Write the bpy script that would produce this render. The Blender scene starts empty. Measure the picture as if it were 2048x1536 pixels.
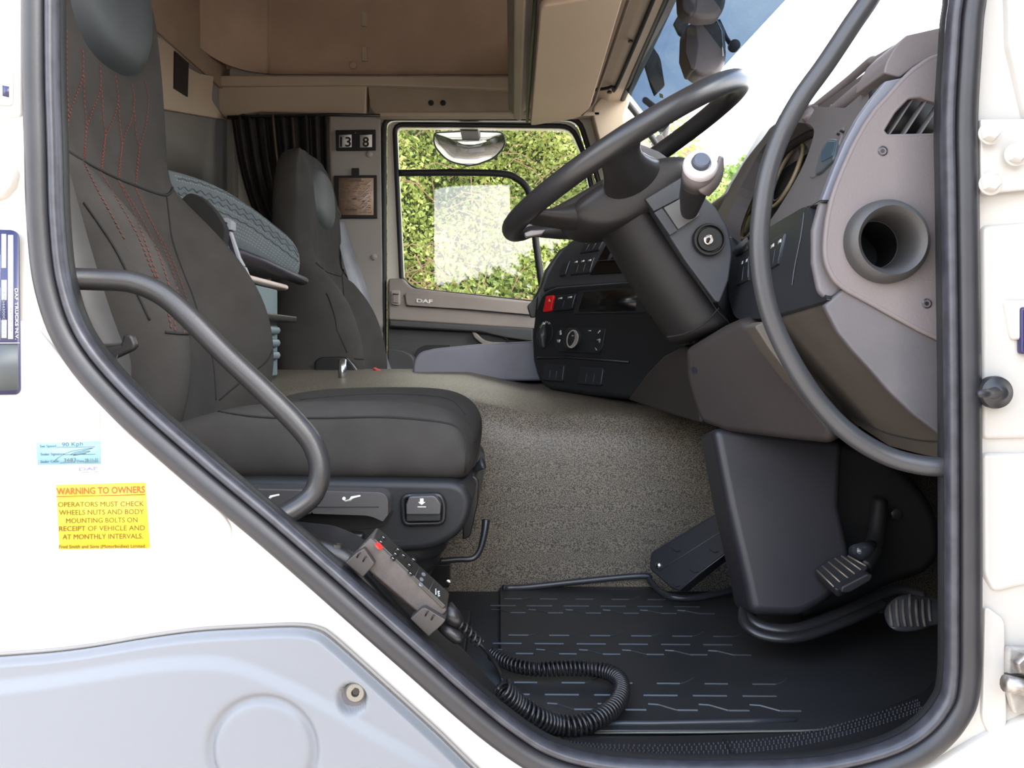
import bpy, bmesh, math, random
import numpy as np
from mathutils import Vector as V, Matrix
from mathutils.bvhtree import BVHTree
S = bpy.context.scene
C = S.collection
random.seed(7)
R = random.random
# ---------------------------------------------------------------- camera, sky, exposure
F = 1593.0; CX = 1024.0; HY = 690.0; CD = 0.87; CZ = 1.7
cam_d = bpy.data.cameras.new('camera'); cam = bpy.data.objects.new('camera', cam_d); C.objects.link(cam)
cam.location = (0, -CD, CZ); cam.rotation_euler = (math.pi/2, 0, 0)
cam_d.sensor_width = 36; cam_d.lens = 36*F/2048; cam_d.shift_y = -(768-HY)/2048
cam_d.clip_start = 0.02; cam_d.clip_end = 200
S.camera = cam
S.view_settings.view_transform = 'Standard'; S.view_settings.look = 'None'
S.view_settings.gamma = 1; S.view_settings.use_curve_mapping = False
S.view_settings.exposure = 0.68
S.cycles.max_bounces = 10; S.cycles.diffuse_bounces = 5; S.cycles.glossy_bounces = 4
S.cycles.transparent_max_bounces = 12; S.cycles.use_denoising = True
S.cycles.sample_clamp_indirect = 8
w = bpy.data.worlds.new('sky'); S.world = w; w.use_nodes = True
nt = w.node_tree; nt.nodes.clear()
def wn(t, **k):
    n = nt.nodes.new(t)
    for a, b in k.items(): setattr(n, a, b)
    return n
tc = wn('ShaderNodeTexCoord'); sp = wn('ShaderNodeSeparateXYZ'); nt.links.new(tc.outputs['Generated'], sp.inputs[0])
mx = wn('ShaderNodeMath', operation='MAXIMUM'); nt.links.new(sp.outputs[2], mx.inputs[0]); mx.inputs[1].default_value = 0.0
ad = wn('ShaderNodeMath', operation='ADD'); nt.links.new(mx.outputs[0], ad.inputs[0]); ad.inputs[1].default_value = 0.25
dv = wn('ShaderNodeVectorMath', operation='SCALE')
iv = wn('ShaderNodeMath', operation='DIVIDE'); iv.inputs[0].default_value = 1.0; nt.links.new(ad.outputs[0], iv.inputs[1])
nt.links.new(tc.outputs['Generated'], dv.inputs[0]); nt.links.new(iv.outputs[0], dv.inputs['Scale'])
nz = wn('ShaderNodeTexNoise'); nz.inputs['Scale'].default_value = 1.3; nz.inputs['Detail'].default_value = 6
nt.links.new(dv.outputs[0], nz.inputs['Vector'])
cr = wn('ShaderNodeValToRGB'); cr.color_ramp.elements[0].position = 0.43; cr.color_ramp.elements[1].position = 0.60
cr.color_ramp.elements[0].color = (0, 0, 0, 1); cr.color_ramp.elements[1].color = (1, 1, 1, 1)
nt.links.new(nz.outputs['Fac'], cr.inputs[0])
blue = wn('ShaderNodeValToRGB'); blue.color_ramp.elements[0].color = (3.4, 3.55, 3.8, 1); blue.color_ramp.elements[1].color = (1.2, 1.9, 3.1, 1)
blue.color_ramp.elements[1].position = 0.6
nt.links.new(mx.outputs[0], blue.inputs[0])
mix = wn('ShaderNodeMixRGB'); nt.links.new(cr.outputs[0], mix.inputs[0]); nt.links.new(blue.outputs[0], mix.inputs[1]); mix.inputs[2].default_value = (5.8, 5.5, 5.2, 1)
bg = wn('ShaderNodeBackground'); nt.links.new(mix.outputs[0], bg.inputs[0]); bg.inputs[1].default_value = 0.9
wo = wn('ShaderNodeOutputWorld'); nt.links.new(bg.outputs[0], wo.inputs[0])
sun_d = bpy.data.lights.new('sun', 'SUN'); sun_d.energy = 3.5; sun_d.angle = math.radians(35); sun_d.color = (1, .975, .93)
sun = bpy.data.objects.new('sun', sun_d); C.objects.link(sun); sun.location = (3, 2, 8)
sun.rotation_euler = V((0.75, -0.5, 0.62)).to_track_quat('Z', 'Y').to_euler()

# ---------------------------------------------------------------- helpers
def W(px, py, Y):
    d = Y + CD
    return V(((px-CX)*d/F, Y, CZ-(py-HY)*d/F))
CAM = V((0, -CD, CZ))
class Pl:
    def __init__(s, p, n):
        s.p = V(p); s.n = V(n).normalized()
        if (CAM-s.p).dot(s.n) < 0: s.n = -s.n
    def pt(s, px, py, off=0.0):
        r = V(((px-CX)/F, 1, -(py-HY)/F))
        t = (s.p + s.n*off - CAM).dot(s.n)/r.dot(s.n)
        return CAM + r*t
def YP(Y): return Pl((0, Y, 0), (0, -1, 0))
def P3(a, b, c):
    a, b, c = W(*a), W(*b), W(*c)
    return Pl(a, (b-a).cross(c-a))
def lin(c): c /= 255; return c/12.92 if c <= .04045 else ((c+.055)/1.055)**2.4
MC = {}
def mat(name, rgb, rough=.55, metal=0, spec=.5, bump=None, vary=None, coat=0, alpha=1, emit=0, trans=0, pattern=None):
    if name in MC: return MC[name]
    m = bpy.data.materials.new(name); m.use_nodes = True; MC[name] = m
    n = m.node_tree; b = n.nodes['Principled BSDF']
    col = (*[lin(c) for c in rgb], 1)
    b.inputs['Base Color'].default_value = col
    b.inputs['Roughness'].default_value = rough; b.inputs['Metallic'].default_value = metal
    b.inputs['Specular IOR Level'].default_value = spec; b.inputs['Coat Weight'].default_value = coat
    b.inputs['Coat Roughness'].default_value = .08; b.inputs['Alpha'].default_value = alpha
    b.inputs['Transmission Weight'].default_value = trans
    if emit: b.inputs['Emission Color'].default_value = col; b.inputs['Emission Strength'].default_value = emit
    t = n.nodes.new('ShaderNodeTexCoord')
    if vary is None: vary = (9, .10)
    z = n.nodes.new('ShaderNodeTexNoise'); z.inputs['Scale'].default_value = vary[0]; z.inputs['Detail'].default_value = 4
    n.links.new(t.outputs['Object'], z.inputs['Vector'])
    r = n.nodes.new('ShaderNodeValToRGB'); a = vary[1]
    r.color_ramp.elements[0].color = (*[c*(1-a) for c in col[:3]], 1); r.color_ramp.elements[0].position = .3
    r.color_ramp.elements[1].color = (*[min(1, c*(1+a)) for c in col[:3]], 1); r.color_ramp.elements[1].position = .7
    n.links.new(z.outputs['Fac'], r.inputs[0]); n.links.new(r.outputs[0], b.inputs['Base Color'])
    if pattern:
        # two-tone pattern: (scale, rgb2, lo, hi, stretch)
        sc, rgb2, lo, hi = pattern[:4]
        z2 = n.nodes.new('ShaderNodeTexNoise'); z2.inputs['Scale'].default_value = sc; z2.inputs['Detail'].default_value = 1
        n.links.new(t.outputs['Object'], z2.inputs['Vector'])
        r2 = n.nodes.new('ShaderNodeValToRGB'); r2.color_ramp.elements[0].position = lo; r2.color_ramp.elements[1].position = hi
        n.links.new(z2.outputs['Fac'], r2.inputs[0])
        mm = n.nodes.new('ShaderNodeMixRGB'); n.links.new(r2.outputs[0], mm.inputs[0]); n.links.new(r.outputs[0], mm.inputs[1])
        mm.inputs[2].default_value = (*[lin(c) for c in rgb2], 1); n.links.new(mm.outputs[0], b.inputs['Base Color'])
    if bump:
        z3 = n.nodes.new('ShaderNodeTexNoise'); z3.inputs['Scale'].default_value = bump[0]; z3.inputs['Detail'].default_value = 2
        n.links.new(t.outputs['Object'], z3.inputs['Vector'])
        bu = n.nodes.new('ShaderNodeBump'); bu.inputs['Strength'].default_value = bump[1]; bu.inputs['Distance'].default_value = bump[2] if len(bump) > 2 else .001
        n.links.new(z3.outputs['Fac'], bu.inputs['Height']); n.links.new(bu.outputs[0], b.inputs['Normal'])
    return m
def tag(o, label=None, cat=None, group=None, kind=None):
    if label: o['label'] = label
    if cat: o['category'] = cat
    if group: o['group'] = group
    if kind: o['kind'] = kind
    return o
def empty(name, loc, label=None, cat=None, group=None, kind=None):
    o = bpy.data.objects.new(name, None); C.objects.link(o); o.location = loc; o.empty_display_size = .05
    return tag(o, label, cat, group, kind)
def finish(me, name, m, parent=None, smooth=True, bevel=0, seg=2, sub=0, angle=35):
    if m: me.materials.append(m)
    o = bpy.data.objects.new(name, me); C.objects.link(o)
    if parent is not None:
        o.parent = parent; o.matrix_parent_inverse = Matrix.Translation(-V(parent_world(parent)))
    if smooth:
        for p in me.polygons: p.use_smooth = True
    if bevel:
        b = o.modifiers.new('bevel', 'BEVEL'); b.width = bevel; b.segments = seg; b.limit_method = 'ANGLE'; b.angle_limit = math.radians(angle); b.use_clamp_overlap = True
        wn_ = o.modifiers.new('wn', 'WEIGHTED_NORMAL'); wn_.keep_sharp = True; wn_.weight = 90
    if sub:
        s = o.modifiers.new('sub', 'SUBSURF'); s.levels = sub; s.render_levels = sub
    return o
def parent_world(p):
    v = V(p.location)
    if p.parent is not None and p.type == 'EMPTY': v = V(p.location)
    return V((0, 0, 0)) if p.type == 'MESH' else v
def mesh(vs, fs, name='m'):
    me = bpy.data.meshes.new(name); me.from_pydata([tuple(v) for v in vs], [], fs); me.validate(); return me
def fixn(me):
    b = bmesh.new(); b.from_mesh(me); bmesh.ops.recalc_face_normals(b, faces=b.faces); b.to_mesh(me); b.free()
def rc(pts, r, seg=4):
    """round polygon corners (pixel space)"""
    n = len(pts); out = []
    for i in range(n):
        p = np.array(pts[i][:2], float); a = np.array(pts[i-1][:2], float); b = np.array(pts[(i+1) % n][:2], float)
        rr = pts[i][2] if len(pts[i]) > 2 else r
        da, db = a-p, b-p; la, lb = np.linalg.norm(da), np.linalg.norm(db)
        t = min(rr, la*.48, lb*.48)
        if t < .3: out.append(tuple(p)); continue
        A = p+da/la*t; B = p+db/lb*t
        for k in range(seg+1):
            s = k/seg; q = A*(1-s)**2+p*2*s*(1-s)+B*s*s; out.append(tuple(q))
    return out
def cr_(pts, n=6, closed=False):
    """catmull-rom through points of any dimension"""
    P = [np.array(p, float) for p in pts]; N = len(P); out = []
    rng = range(N if closed else N-1)
    for i in rng:
        if closed: a, b, c, d = P[i-1], P[i], P[(i+1) % N], P[(i+2) % N]
        else: a, b, c, d = P[max(i-1, 0)], P[i], P[i+1], P[min(i+2, N-1)]
        for k in range(n):
            t = k/n
            out.append(.5*((2*b)+(-a+c)*t+(2*a-5*b+4*c-d)*t*t+(-a+3*b-3*c+d)*t**3))
    if not closed: out.append(P[-1])
    return out
def plate(name, m, pl, pts, t, parent=None, bevel=.002, off=0., r=0, smooth_pts=0, seg=2, back=None, back_shift=(0, 0, 0)):
    if smooth_pts: pts = [tuple(p) for p in cr_(pts, smooth_pts, True)]
    if r or any(len(p) > 2 for p in pts): pts = rc(pts, r)
    fr = [pl.pt(p[0], p[1], off) for p in pts]; n = len(fr)
    bs = V(back_shift)
    bk = [v - pl.n*(t+off) + bs for v in fr]
    fs = [list(range(n)), list(range(2*n-1, n-1, -1))]+[[i, i+n, (i+1) % n+n, (i+1) % n] for i in range(n)]
    me = mesh(fr+bk, fs); fixn(me)
    return finish(me, name, m, parent, bevel=bevel, seg=seg)
def tube(name, m, pts, rad, parent=None, seg=12, closed=False, smooth=0, flat=(1, 1), up=None, cap=True):
    if smooth: pts = [V(p) for p in cr_([tuple(p) for p in pts], smooth, closed)]
    pts = [V(p) for p in pts]; N = len(pts); vs = []; fs = []
    if not hasattr(rad, '__len__'): rad = [rad]*N
    elif len(rad) != N: rad = list(np.interp(np.linspace(0, 1, N), np.linspace(0, 1, len(rad)), rad))
    def tan(i):
        a = pts[i-1] if (i > 0 or closed) else pts[0]; b = pts[(i+1) % N] if (i < N-1 or closed) else pts[-1]
        return (b-a).normalized()
    t0 = tan(0); nn = V(up) if up is not None else (V((0, 0, 1)) if abs(t0.z) < .9 else V((0, 1, 0)))
    for i in range(N):
        t = tan(i)
        if up is not None: nn = V(up)
        nn = (nn - t*nn.dot(t)).normalized(); bb = t.cross(nn)
        for k in range(seg):
            a = 2*math.pi*k/seg
            vs.append(pts[i] + (nn*math.cos(a)*flat[0]+bb*math.sin(a)*flat[1])*rad[i])
    for i in range(N if closed else N-1):
        j = (i+1) % N
        for k in range(seg):
            l = (k+1) % seg
            fs.append([i*seg+k, i*seg+l, j*seg+l, j*seg+k])
    if not closed and cap:
        fs.append(list(range(seg-1, -1, -1))); fs.append([(N-1)*seg+k for k in range(seg)])
    me = mesh(vs, fs); fixn(me)
    return finish(me, name, m, parent, bevel=0)
def loft(name, m, rings, parent=None, sub=2, cap=True, closed=False):
    n = len(rings[0]); vs = [V(p) for r in rings for p in r]; fs = []
    K = len(rings)
    for i in range(K if closed else K-1):
        j = (i+1) % K
        for k in range(n): fs.append([i*n+k, i*n+(k+1) % n, j*n+(k+1) % n, j*n+k])
    if cap and not closed: fs.append(list(range(n-1, -1, -1))); fs.append([(K-1)*n+k for k in range(n)])
    me = mesh(vs, fs); fixn(me)
    return finish(me, name, m, parent, sub=sub)
def lathe(name, m, pl_center, axis, prof, parent=None, seg=40, cap=True):
    """prof: list of (radius, height along axis)"""
    ax = V(axis).normalized(); u = ax.orthogonal().normalized(); v = ax.cross(u); c = V(pl_center)
    vs = []; fs = []
    for r, h in prof:
        for k in range(seg):
            a = 2*math.pi*k/seg; vs.append(c+ax*h+(u*math.cos(a)+v*math.sin(a))*max(r, 1e-5))
    for i in range(len(prof)-1):
        for k in range(seg): fs.append([i*seg+k, i*seg+(k+1) % seg, (i+1)*seg+(k+1) % seg, (i+1)*seg+k])
    if cap: fs.append(list(range(seg-1, -1, -1))); fs.append([(len(prof)-1)*seg+k for k in range(seg)])
    me = mesh(vs, fs); fixn(me)
    o = finish(me, name, m, parent); e = o.modifiers.new('es', 'EDGE_SPLIT'); e.split_angle = math.radians(40)
    return o
def disc(name, m, pl, px, py, prof_px, parent=None, seg=32, cap=True):
    """lathe about plane normal at a pixel; profile radii in px at that depth, heights in metres"""
    c = pl.pt(px, py); k = (c.y+CD)/F
    return lathe(name, m, c, pl.n, [(r*k, h) for r, h in prof_px], parent, seg, cap)
def hexa(name, m, c8, parent=None, bevel=.002):
    fs = [[0, 1, 2, 3], [7, 6, 5, 4], [0, 4, 5, 1], [1, 5, 6, 2], [2, 6, 7, 3], [3, 7, 4, 0]]
    me = mesh(c8, fs); fixn(me); return finish(me, name, m, parent, bevel=bevel)
def box(name, m, lo, hi, parent=None, bevel=.002):
    x0, y0, z0 = lo; x1, y1, z1 = hi
    return hexa(name, m, [V(p) for p in ((x0, y0, z0), (x1, y0, z0), (x1, y0, z1), (x0, y0, z1), (x0, y1, z0), (x1, y1, z0), (x1, y1, z1), (x0, y1, z1))], parent, bevel)
def text(name, body, m, pl, p0, p1, hpx, parent=None, off=.0006, ext=.0003, hdir=None, wfit=True, bold=0):
    """lettering from p0 to p1 (baseline, px), height hpx px perpendicular"""
    cu = bpy.data.curves.new('t', 'FONT'); cu.body = body; cu.extrude = 0; cu.resolution_u = 3; cu.offset = bold
    o = bpy.data.objects.new('t', cu); C.objects.link(o); bpy.context.view_layer.update()
    me = bpy.data.meshes.new_from_object(o.evaluated_get(bpy.context.evaluated_depsgraph_get()))
    bpy.data.objects.remove(o)
    if not me.vertices: return None
    xs = [v.co.x for v in me.vertices]; x0, x1 = min(xs), max(xs); H = .70
    a = np.array(p1, float)-np.array(p0, float); L = np.linalg.norm(a); u = a/L
    h = np.array(hdir, float) if hdir else np.array((u[1], -u[0])); h = h/np.linalg.norm(h)*hpx
    vs = []
    for v in me.vertices:
        q = np.array(p0)+a*(v.co.x-x0)/(x1-x0)+h*(v.co.y/H); vs.append(pl.pt(q[0], q[1], off))
    fs = [list(p.vertices) for p in me.polygons]
    nm = mesh(vs, fs); bm = bmesh.new(); bm.from_mesh(nm)
    r = bmesh.ops.extrude_face_region(bm, geom=bm.faces[:])
    for e in r['geom']:
        if isinstance(e, bmesh.types.BMVert): e.co += pl.n*ext
    bmesh.ops.recalc_face_normals(bm, faces=bm.faces); bm.to_mesh(nm); bm.free()
    return finish(nm, name, m, parent, smooth=False)
def line(name, m, pl, pts, wpx, parent=None, off=.0004, seg=4, smooth=0):
    q = [pl.pt(x, y, off) for x, y in pts]; k = (q[0].y+CD)/F
    return tube(name, m, q, wpx*k/2, parent, seg=seg, smooth=smooth)
def bvh(o):
    bpy.context.view_layer.update(); dg = bpy.context.evaluated_depsgraph_get(); e = o.evaluated_get(dg); me = e.to_mesh()
    mw = o.matrix_world
    t = BVHTree.FromPolygons([mw @ v.co for v in me.vertices], [tuple(p.vertices) for p in me.polygons]); e.to_mesh_clear(); return t
def hit(t, px, py, off=.001):
    d = V(((px-CX)/F, 1, -(py-HY)/F)).normalized(); r = t.ray_cast(CAM, d)
    return None if r[0] is None else r[0] - d*off
def group_child(parent, objs):
    pass
# ---------------------------------------------------------------- materials
white = mat('white_paint', (190, 187, 181), .28, coat=.6, vary=(3, .02))
cream = mat('cream_paint', (205, 200, 188), .35, coat=.3, vary=(3, .03))
trimc = mat('beige_trim', (176, 160, 140), .6, bump=(500, .15), vary=(4, .05))
head = mat('headlining', (176, 152, 131), .95, bump=(700, .3), vary=(8, .06))
greyp = mat('grey_wall_plastic', (158, 152, 146), .6, bump=(500, .12), vary=(4, .04))
rearp = mat('rear_wall_grey', (146, 141, 134), .8, vary=(4, .05))
blk = mat('black_plastic', (37, 38, 40), .45, spec=.35, bump=(900, .12))
blks = mat('black_satin', (32, 32, 34), .33, bump=(1200, .1))
deep = mat('deep_black', (20, 20, 21), .5)
rub = mat('black_rubber', (36, 36, 40), .42, bump=(300, .1), vary=(20, .2))
rubs = mat('rubber_lip', (50, 51, 58), .36, bump=(300, .1), vary=(60, .3))
fab = mat('seat_fabric', (62, 60, 58), .95, spec=.2, bump=(1500, .5), vary=(14, .14))
fabc = mat('seat_fabric_centre', (66, 68, 70), .95, spec=.2, bump=(1800, .6), vary=(10, .08))
leather = mat('head_pad_vinyl', (58, 62, 65), .55, bump=(900, .2))
red_th = mat('red_thread', (112, 58, 46), .8)
seam = mat('seam_dark', (30, 30, 31), .9)
belt = mat('belt_webbing', (68, 66, 64), .6, bump=(900, .2), vary=(30, .08))
beltd = mat('belt_plastic', (52, 51, 51), .45)
steel = mat('bright_steel', (190, 190, 190), .25, metal=1)
taupe = mat('taupe_dash', (110, 103, 103), .62, bump=(420, .45, .0008), vary=(5, .03))
taupeg = mat('grey_dash', (104, 101, 104), .6, bump=(500, .3), vary=(5, .03))
fasc = mat('fascia_grey', (92, 88, 88), .6, bump=(700, .15), vary=(5, .03))
blueg = mat('edge_strip_highlight', (110, 113, 124), .4, vary=(5, .03))
knee = mat('knee_panel', (52, 47, 46), .6, spec=.3, bump=(500, .2))
kneed = mat('knee_panel_dark', (42, 38, 36), .65, spec=.3, bump=(500, .2))
colm = mat('column_shroud', (37, 35, 35), .55, spec=.3, bump=(700, .15))
colg = mat('column_side', (56, 59, 64), .45, bump=(700, .15))
hubm = mat('wheel_hub', (42, 40, 40), .45, spec=.4, bump=(500, .2))
rimm = mat('wheel_rim', (44, 43, 44), .36, bump=(450, .2, .0006))
vinyl = mat('speckled_vinyl', (120, 112, 99), .46, bump=(430, .6, .001), pattern=(500, (58, 54, 48), .48, .54))
matm = mat('floor_mat_rubber', (37, 38, 40), .42, bump=(700, .15), vary=(12, .15))
silver = mat('silver_plastic', (108, 112, 118), .5, bump=(900, .06), vary=(3, .02))
glassm = None
pink = mat('pale_strip', (214, 198, 188), .5)
teal = mat('blue_grey_box', (112, 128, 132), .5)
# ================================================================ SETTING
Y0 = YP(0)
# bulb centreline of the door seal, pixels at Y=0
SEAL = [(72, -1080), (70, -300), (70, 100), (75, 300), (80, 450), (96, 580), (140, 695), (235, 810), (385, 945), (525, 1062), (640, 1162), (745, 1255), (835, 1334),
        (930, 1418), (1010, 1482), (1085, 1528), (1180, 1556), (1300, 1568), (1480, 1570), (1650, 1562), (1780, 1532), (1860, 1490), (1913, 1432), (1935, 1366), (1938, 1200),
        (1937, 800), (1932, 400), (1930, 234), (1940, 60), (1946, -100), (1900, -700), (1800, -1080), (1500, -1200), (1000, -1230), (400, -1220), (130, -1180)]
sealp = [tuple(p) for p in cr_(SEAL, 6, True)]
def inward(pts, d):
    out = []; n = len(pts)
    for i in range(n):
        a = np.array(pts[i-1]); b = np.array(pts[(i+1) % n]); t = (b-a)/np.linalg.norm(b-a)
        out.append(tuple(np.array(pts[i])+np.array((t[1], -t[0]))*d))
    return out
inn = inward(sealp, 30)
# driver-side body panel with the door opening
def holed(name, m, outer, inner, plane, depth, parent=None):
    bm = bmesh.new()
    inn_ = inner if hasattr(inner[0][0], '__len__') else [inner]
    LL = [[bm.verts.new(plane.pt(*p)) for p in q] for q in [outer]+list(inn_)]
    es = [bm.edges.new((L[i], L[(i+1) % len(L)])) for L in LL for i in range(len(L))]
    bmesh.ops.triangle_fill(bm, use_beauty=True, use_dissolve=False, edges=es)
    r = bmesh.ops.extrude_face_region(bm, geom=bm.faces[:])
    for v in r['geom']:
        if isinstance(v, bmesh.types.BMVert): v.co -= plane.n*depth
    bmesh.ops.recalc_face_normals(bm, faces=bm.faces)
    me = bpy.data.meshes.new(name); bm.to_mesh(me); bm.free()
    return finish(me, name, m, parent, smooth=False)
wr = holed('wall_right', white, [(-1500, -1960), (1860, -1960), (1930, -1000), (2650, 269), (2650, 2750), (-1500, 2750)], inward(sealp, 12), Y0, .035)
tag(wr, kind='structure')
# pressed steps of the body shell (raised plates on the panel)
def shell_plate(pts, t, bev, off=0, **k): return plate('body_pressing', white, Y0, pts, .012, wr, bevel=bev, off=t, **k)
shell_plate([(-900, -1500), (52, -1500), (42, 232), (-20, 238), (-900, 246)], .004, .004)
shell_plate([(-700, 1120), (330, 1118), (440, 1100, 40), (468, 1070, 40), (450, 1030, 20), (250, 858, 30), (60, 640), (-700, 640)], .0035, .004, r=10)
shell_plate([(1990, -900), (2800, -900), (2800, 235), (2055, 238), (2020, 90)], .010, .006, r=6)
shell_plate([(1966, 450), (2120, 440), (2120, 876), (1966, 880)], .006, .006, r=14)
shell_plate([(1966, 906), (2200, 906), (2200, 1178), (2050, 1172), (1990, 1188), (1968, 1150)], .006, .006, r=14)
shell_plate([(1970, 1210), (2010, 1240), (2015, 1450), (1990, 1490), (1965, 1440)], .005, .005, r=14)
shell_plate([(1700, 1580), (1860, 1540), (1960, 1480), (2090, 1420), (2300, 1400), (2300, 1900), (1700, 1900)], .010, .008, r=30)
shell_plate([(2010, 600), (2300, 600), (2300, 680), (2025, 680)], .012, .004, r=10)
# near wall inner sides, roof, rear, front, far wall, floor
XR, XF, YF, ZC, ZFL = -1.05, .95, 2.12, 3.12, 1.195
tag(box('wall_rear', rearp, (XR-.05, -.02, .75), (XR, YF, ZC), bevel=0), kind='structure')
tag(box('ceiling', head, (XR, -.02, ZC), (.45, YF, ZC+.05), bevel=0), kind='structure')
tag(box('floor', blk, (XR, .03, ZFL-.05), (.9, YF, ZFL), bevel=0), kind='structure')
# far wall: body shell with a door opening
wl = holed('wall_left', cream, [(180, -80), (1230, -80), (1240, 200), (1490, 560), (1490, 1100), (180, 1100)], rc([(768, 236, 22), (1160, 238, 26), (1235, 470, 15), (1300, 640, 10), (1300, 900, 40), (768, 900, 10)], 5), YP(2.06), .05)
tag(wl, kind='structure')
# headlining wall above (brown cloth), with rounded rear corner
prof = [(-1.04, .2), (-1.045, 1.6), (-1.04, 1.80), (-1.015, 1.92), (-.965, 2.0), (-.90, 2.035), (-.80, 2.045), (0, 2.05), (.42, 2.05)]
vs = []; fs = []
pp = cr_(prof, 4)
for z in (2.69, 2.80, 3.0, 3.12):
    for p in pp: vs.append((p[0]+.0*(z-2.7), p[1]-.02*(z-2.69), z))
n = len(pp)
for i in range(3):
    for k in range(n-1): fs.append([i*n+k, i*n+k+1, (i+1)*n+k+1, (i+1)*n+k])
hl = finish(mesh(vs, fs), 'trim_1', head); tag(hl, kind='structure')
so = hl.modifiers.new('s', 'SOLIDIFY'); so.thickness = .01; so.offset = 0
hw = YP(2.03)
for x, y, ww, hh in ((728, 38, 5, 14), (729, 108, 5, 14)): plate('clip', trimc, hw, [(x-ww, y-hh), (x+ww, y-hh), (x+ww, y+hh), (x-ww, y+hh)], .006, hl, bevel=.001)
for x, y in ((457, 132), (707, 131)): disc('cap', head, hw, x, y, [(7, 0), (7, .004), (4, .006)], hl)
line('fabric_seam', seam, hw, [(442, -20), (445, 60), (447, 147)], 1.2, hl)
# header trim (beige) over passenger door
t2 = empty('trim_2', (0, 2.0, 2.6), kind='structure')
HP = YP(1.985)
plate('header_rail', trimc, YP(1.97), [(425, 150, 6), (700, 151), (1100, 152), (1100, 182), (733, 170), (425, 172)], .10, t2, bevel=.006)
plate('rear_cover', trimc, HP, [(430, 160, 8), (733, 168, 4), (731, 228, 6), (620, 226), (520, 223), (448, 236, 6), (424, 200, 8)], .07, t2, bevel=.006)
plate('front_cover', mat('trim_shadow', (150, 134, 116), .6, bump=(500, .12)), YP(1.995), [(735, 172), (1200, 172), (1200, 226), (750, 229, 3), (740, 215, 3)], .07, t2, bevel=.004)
plate('lower_lip', trimc, YP(1.99), [(748, 224), (1200, 223), (1200, 231), (752, 232)], .05, t2, bevel=.003)
for x in (862, 886): disc('screw', deep, YP(1.993), x, 206, [(5.5, 0), (5.5, .003), (3, .003), (2.5, .001)], t2)
# rear upper trim on the rear wall with black grille
RW = Pl((XR+.02, 0, 0), (1, 0, 0))
plate('rear_upper_trim', trimc, RW, [(300, 60), (345, 92, 10), (372, 132, 14), (400, 147), (428, 152), (424, 200, 6), (452, 240), (300, 214)], .03, t2, bevel=.004)
plate('grille', deep, Pl((XR+.024, 0, 0), (1, 0, 0)), [(350, 102), (378, 126), (376, 194), (349, 177)], .01, t2, bevel=.001)
# far side B-pillar plastic with curtain etc
tag(plate('trim_3', greyp, YP(2.03), [(640, 225), (752, 225), (760, 240), (764, 560), (768, 900), (560, 900), (560, 500)], .03, None, bevel=.002), kind='structure')
tag(plate('trim_4', rearp, YP(2.02), [(452, 225), (468, 225), (472, 700), (452, 700)], .1, None, bevel=.006), kind='structure')
for x, y in ((739, 308), (748, 514)): 
    o = disc('pillar_plug', greyp, YP(2.028), x, y, [(6.5, 0), (6.5, .003), (4, .006), (0, .007)])
    tag(o, 'round grey plastic plug on pillar panel, ' + ('just under the number frame' if y < 400 else 'low beside the belt'), 'plug')
# passenger door
d1 = empty('door_1', (0, 2.06, 1.2), kind='structure')
DP = YP(2.075)
doorframe = rc([(774, 243, 20), (1152, 243, 24), (1225, 470, 15), (1290, 640, 10), (1290, 890, 20), (774, 890)], 5)
glasshole = rc([(792, 252, 14), (1142, 255, 22), (1166, 312), (1190, 420), (1228, 560), (1235, 625), (1065, 602), (828, 577, 20), (806, 556, 4)], 3)
holed('door_frame', cream, doorframe, glasshole, DP, .05, d1)
tube('door_seal', blk, [YP(2.05).pt(*p) for p in rc([(768, 236, 22), (1158, 236, 26), (1230, 470, 15), (1298, 640, 10), (1298, 890, 20), (768, 890)], 5)], .010, d1, closed=True, seg=8)
win = empty('window_1', (0, 2.10, 1.9), kind='structure')
def glass_mat(name, tint, k=2.6):
    m = bpy.data.materials.new(name); m.use_nodes = True; n = m.node_tree; n.nodes.clear()
    o = n.nodes.new('ShaderNodeOutputMaterial'); g = n.nodes.new('ShaderNodeBsdfGlossy'); g.inputs['Roughness'].default_value = .02
    tr = n.nodes.new('ShaderNodeBsdfTransparent'); tr.inputs[0].default_value = (*tint, 1)
    fr = n.nodes.new('ShaderNodeFresnel'); fr.inputs['IOR'].default_value = 1.5
    z = n.nodes.new('ShaderNodeTexNoise'); z.inputs['Scale'].default_value = 60; z.inputs['Detail'].default_value = 5
    tc_ = n.nodes.new('ShaderNodeTexCoord'); n.links.new(tc_.outputs['Object'], z.inputs['Vector'])
    bu = n.nodes.new('ShaderNodeBump'); bu.inputs['Strength'].default_value = .02; bu.inputs['Distance'].default_value = .001
    n.links.new(z.outputs['Fac'], bu.inputs['Height'])
    mi = n.nodes.new('ShaderNodeMixShader'); mu = n.nodes.new('ShaderNodeMath'); mu.operation = 'MULTIPLY'; mu.inputs[1].default_value = k
    n.links.new(fr.outputs[0], mu.inputs[0]); n.links.new(mu.outputs[0], mi.inputs[0])
    n.links.new(tr.outputs[0], mi.inputs[1]); n.links.new(g.outputs[0], mi.inputs[2]); n.links.new(mi.outputs[0], o.inputs[0])
    return m
clear = glass_mat('clear_glass', (.93, .95, .93)); wind = glass_mat('windscreen_glass', (.95, .97, .97), .3)
GP = YP(2.10)
def sheet(name, m, pts3, parent, t=0):
    me = mesh(pts3, [list(range(len(pts3)))]); return finish(me, name, m, parent, smooth=False)
sheet('window_pane', clear, [GP.pt(*p) for p in glasshole], win)
tube('glazing_rubber', blk, [YP(2.072).pt(*p) for p in inward(glasshole, 3)], .009, win, closed=True, seg=8)
bar = cr_([(794, 346), (900, 345), (1000, 347), (1032, 356), (1056, 380), (1066, 430), (1074, 500), (1088, 600)], 6)
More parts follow.
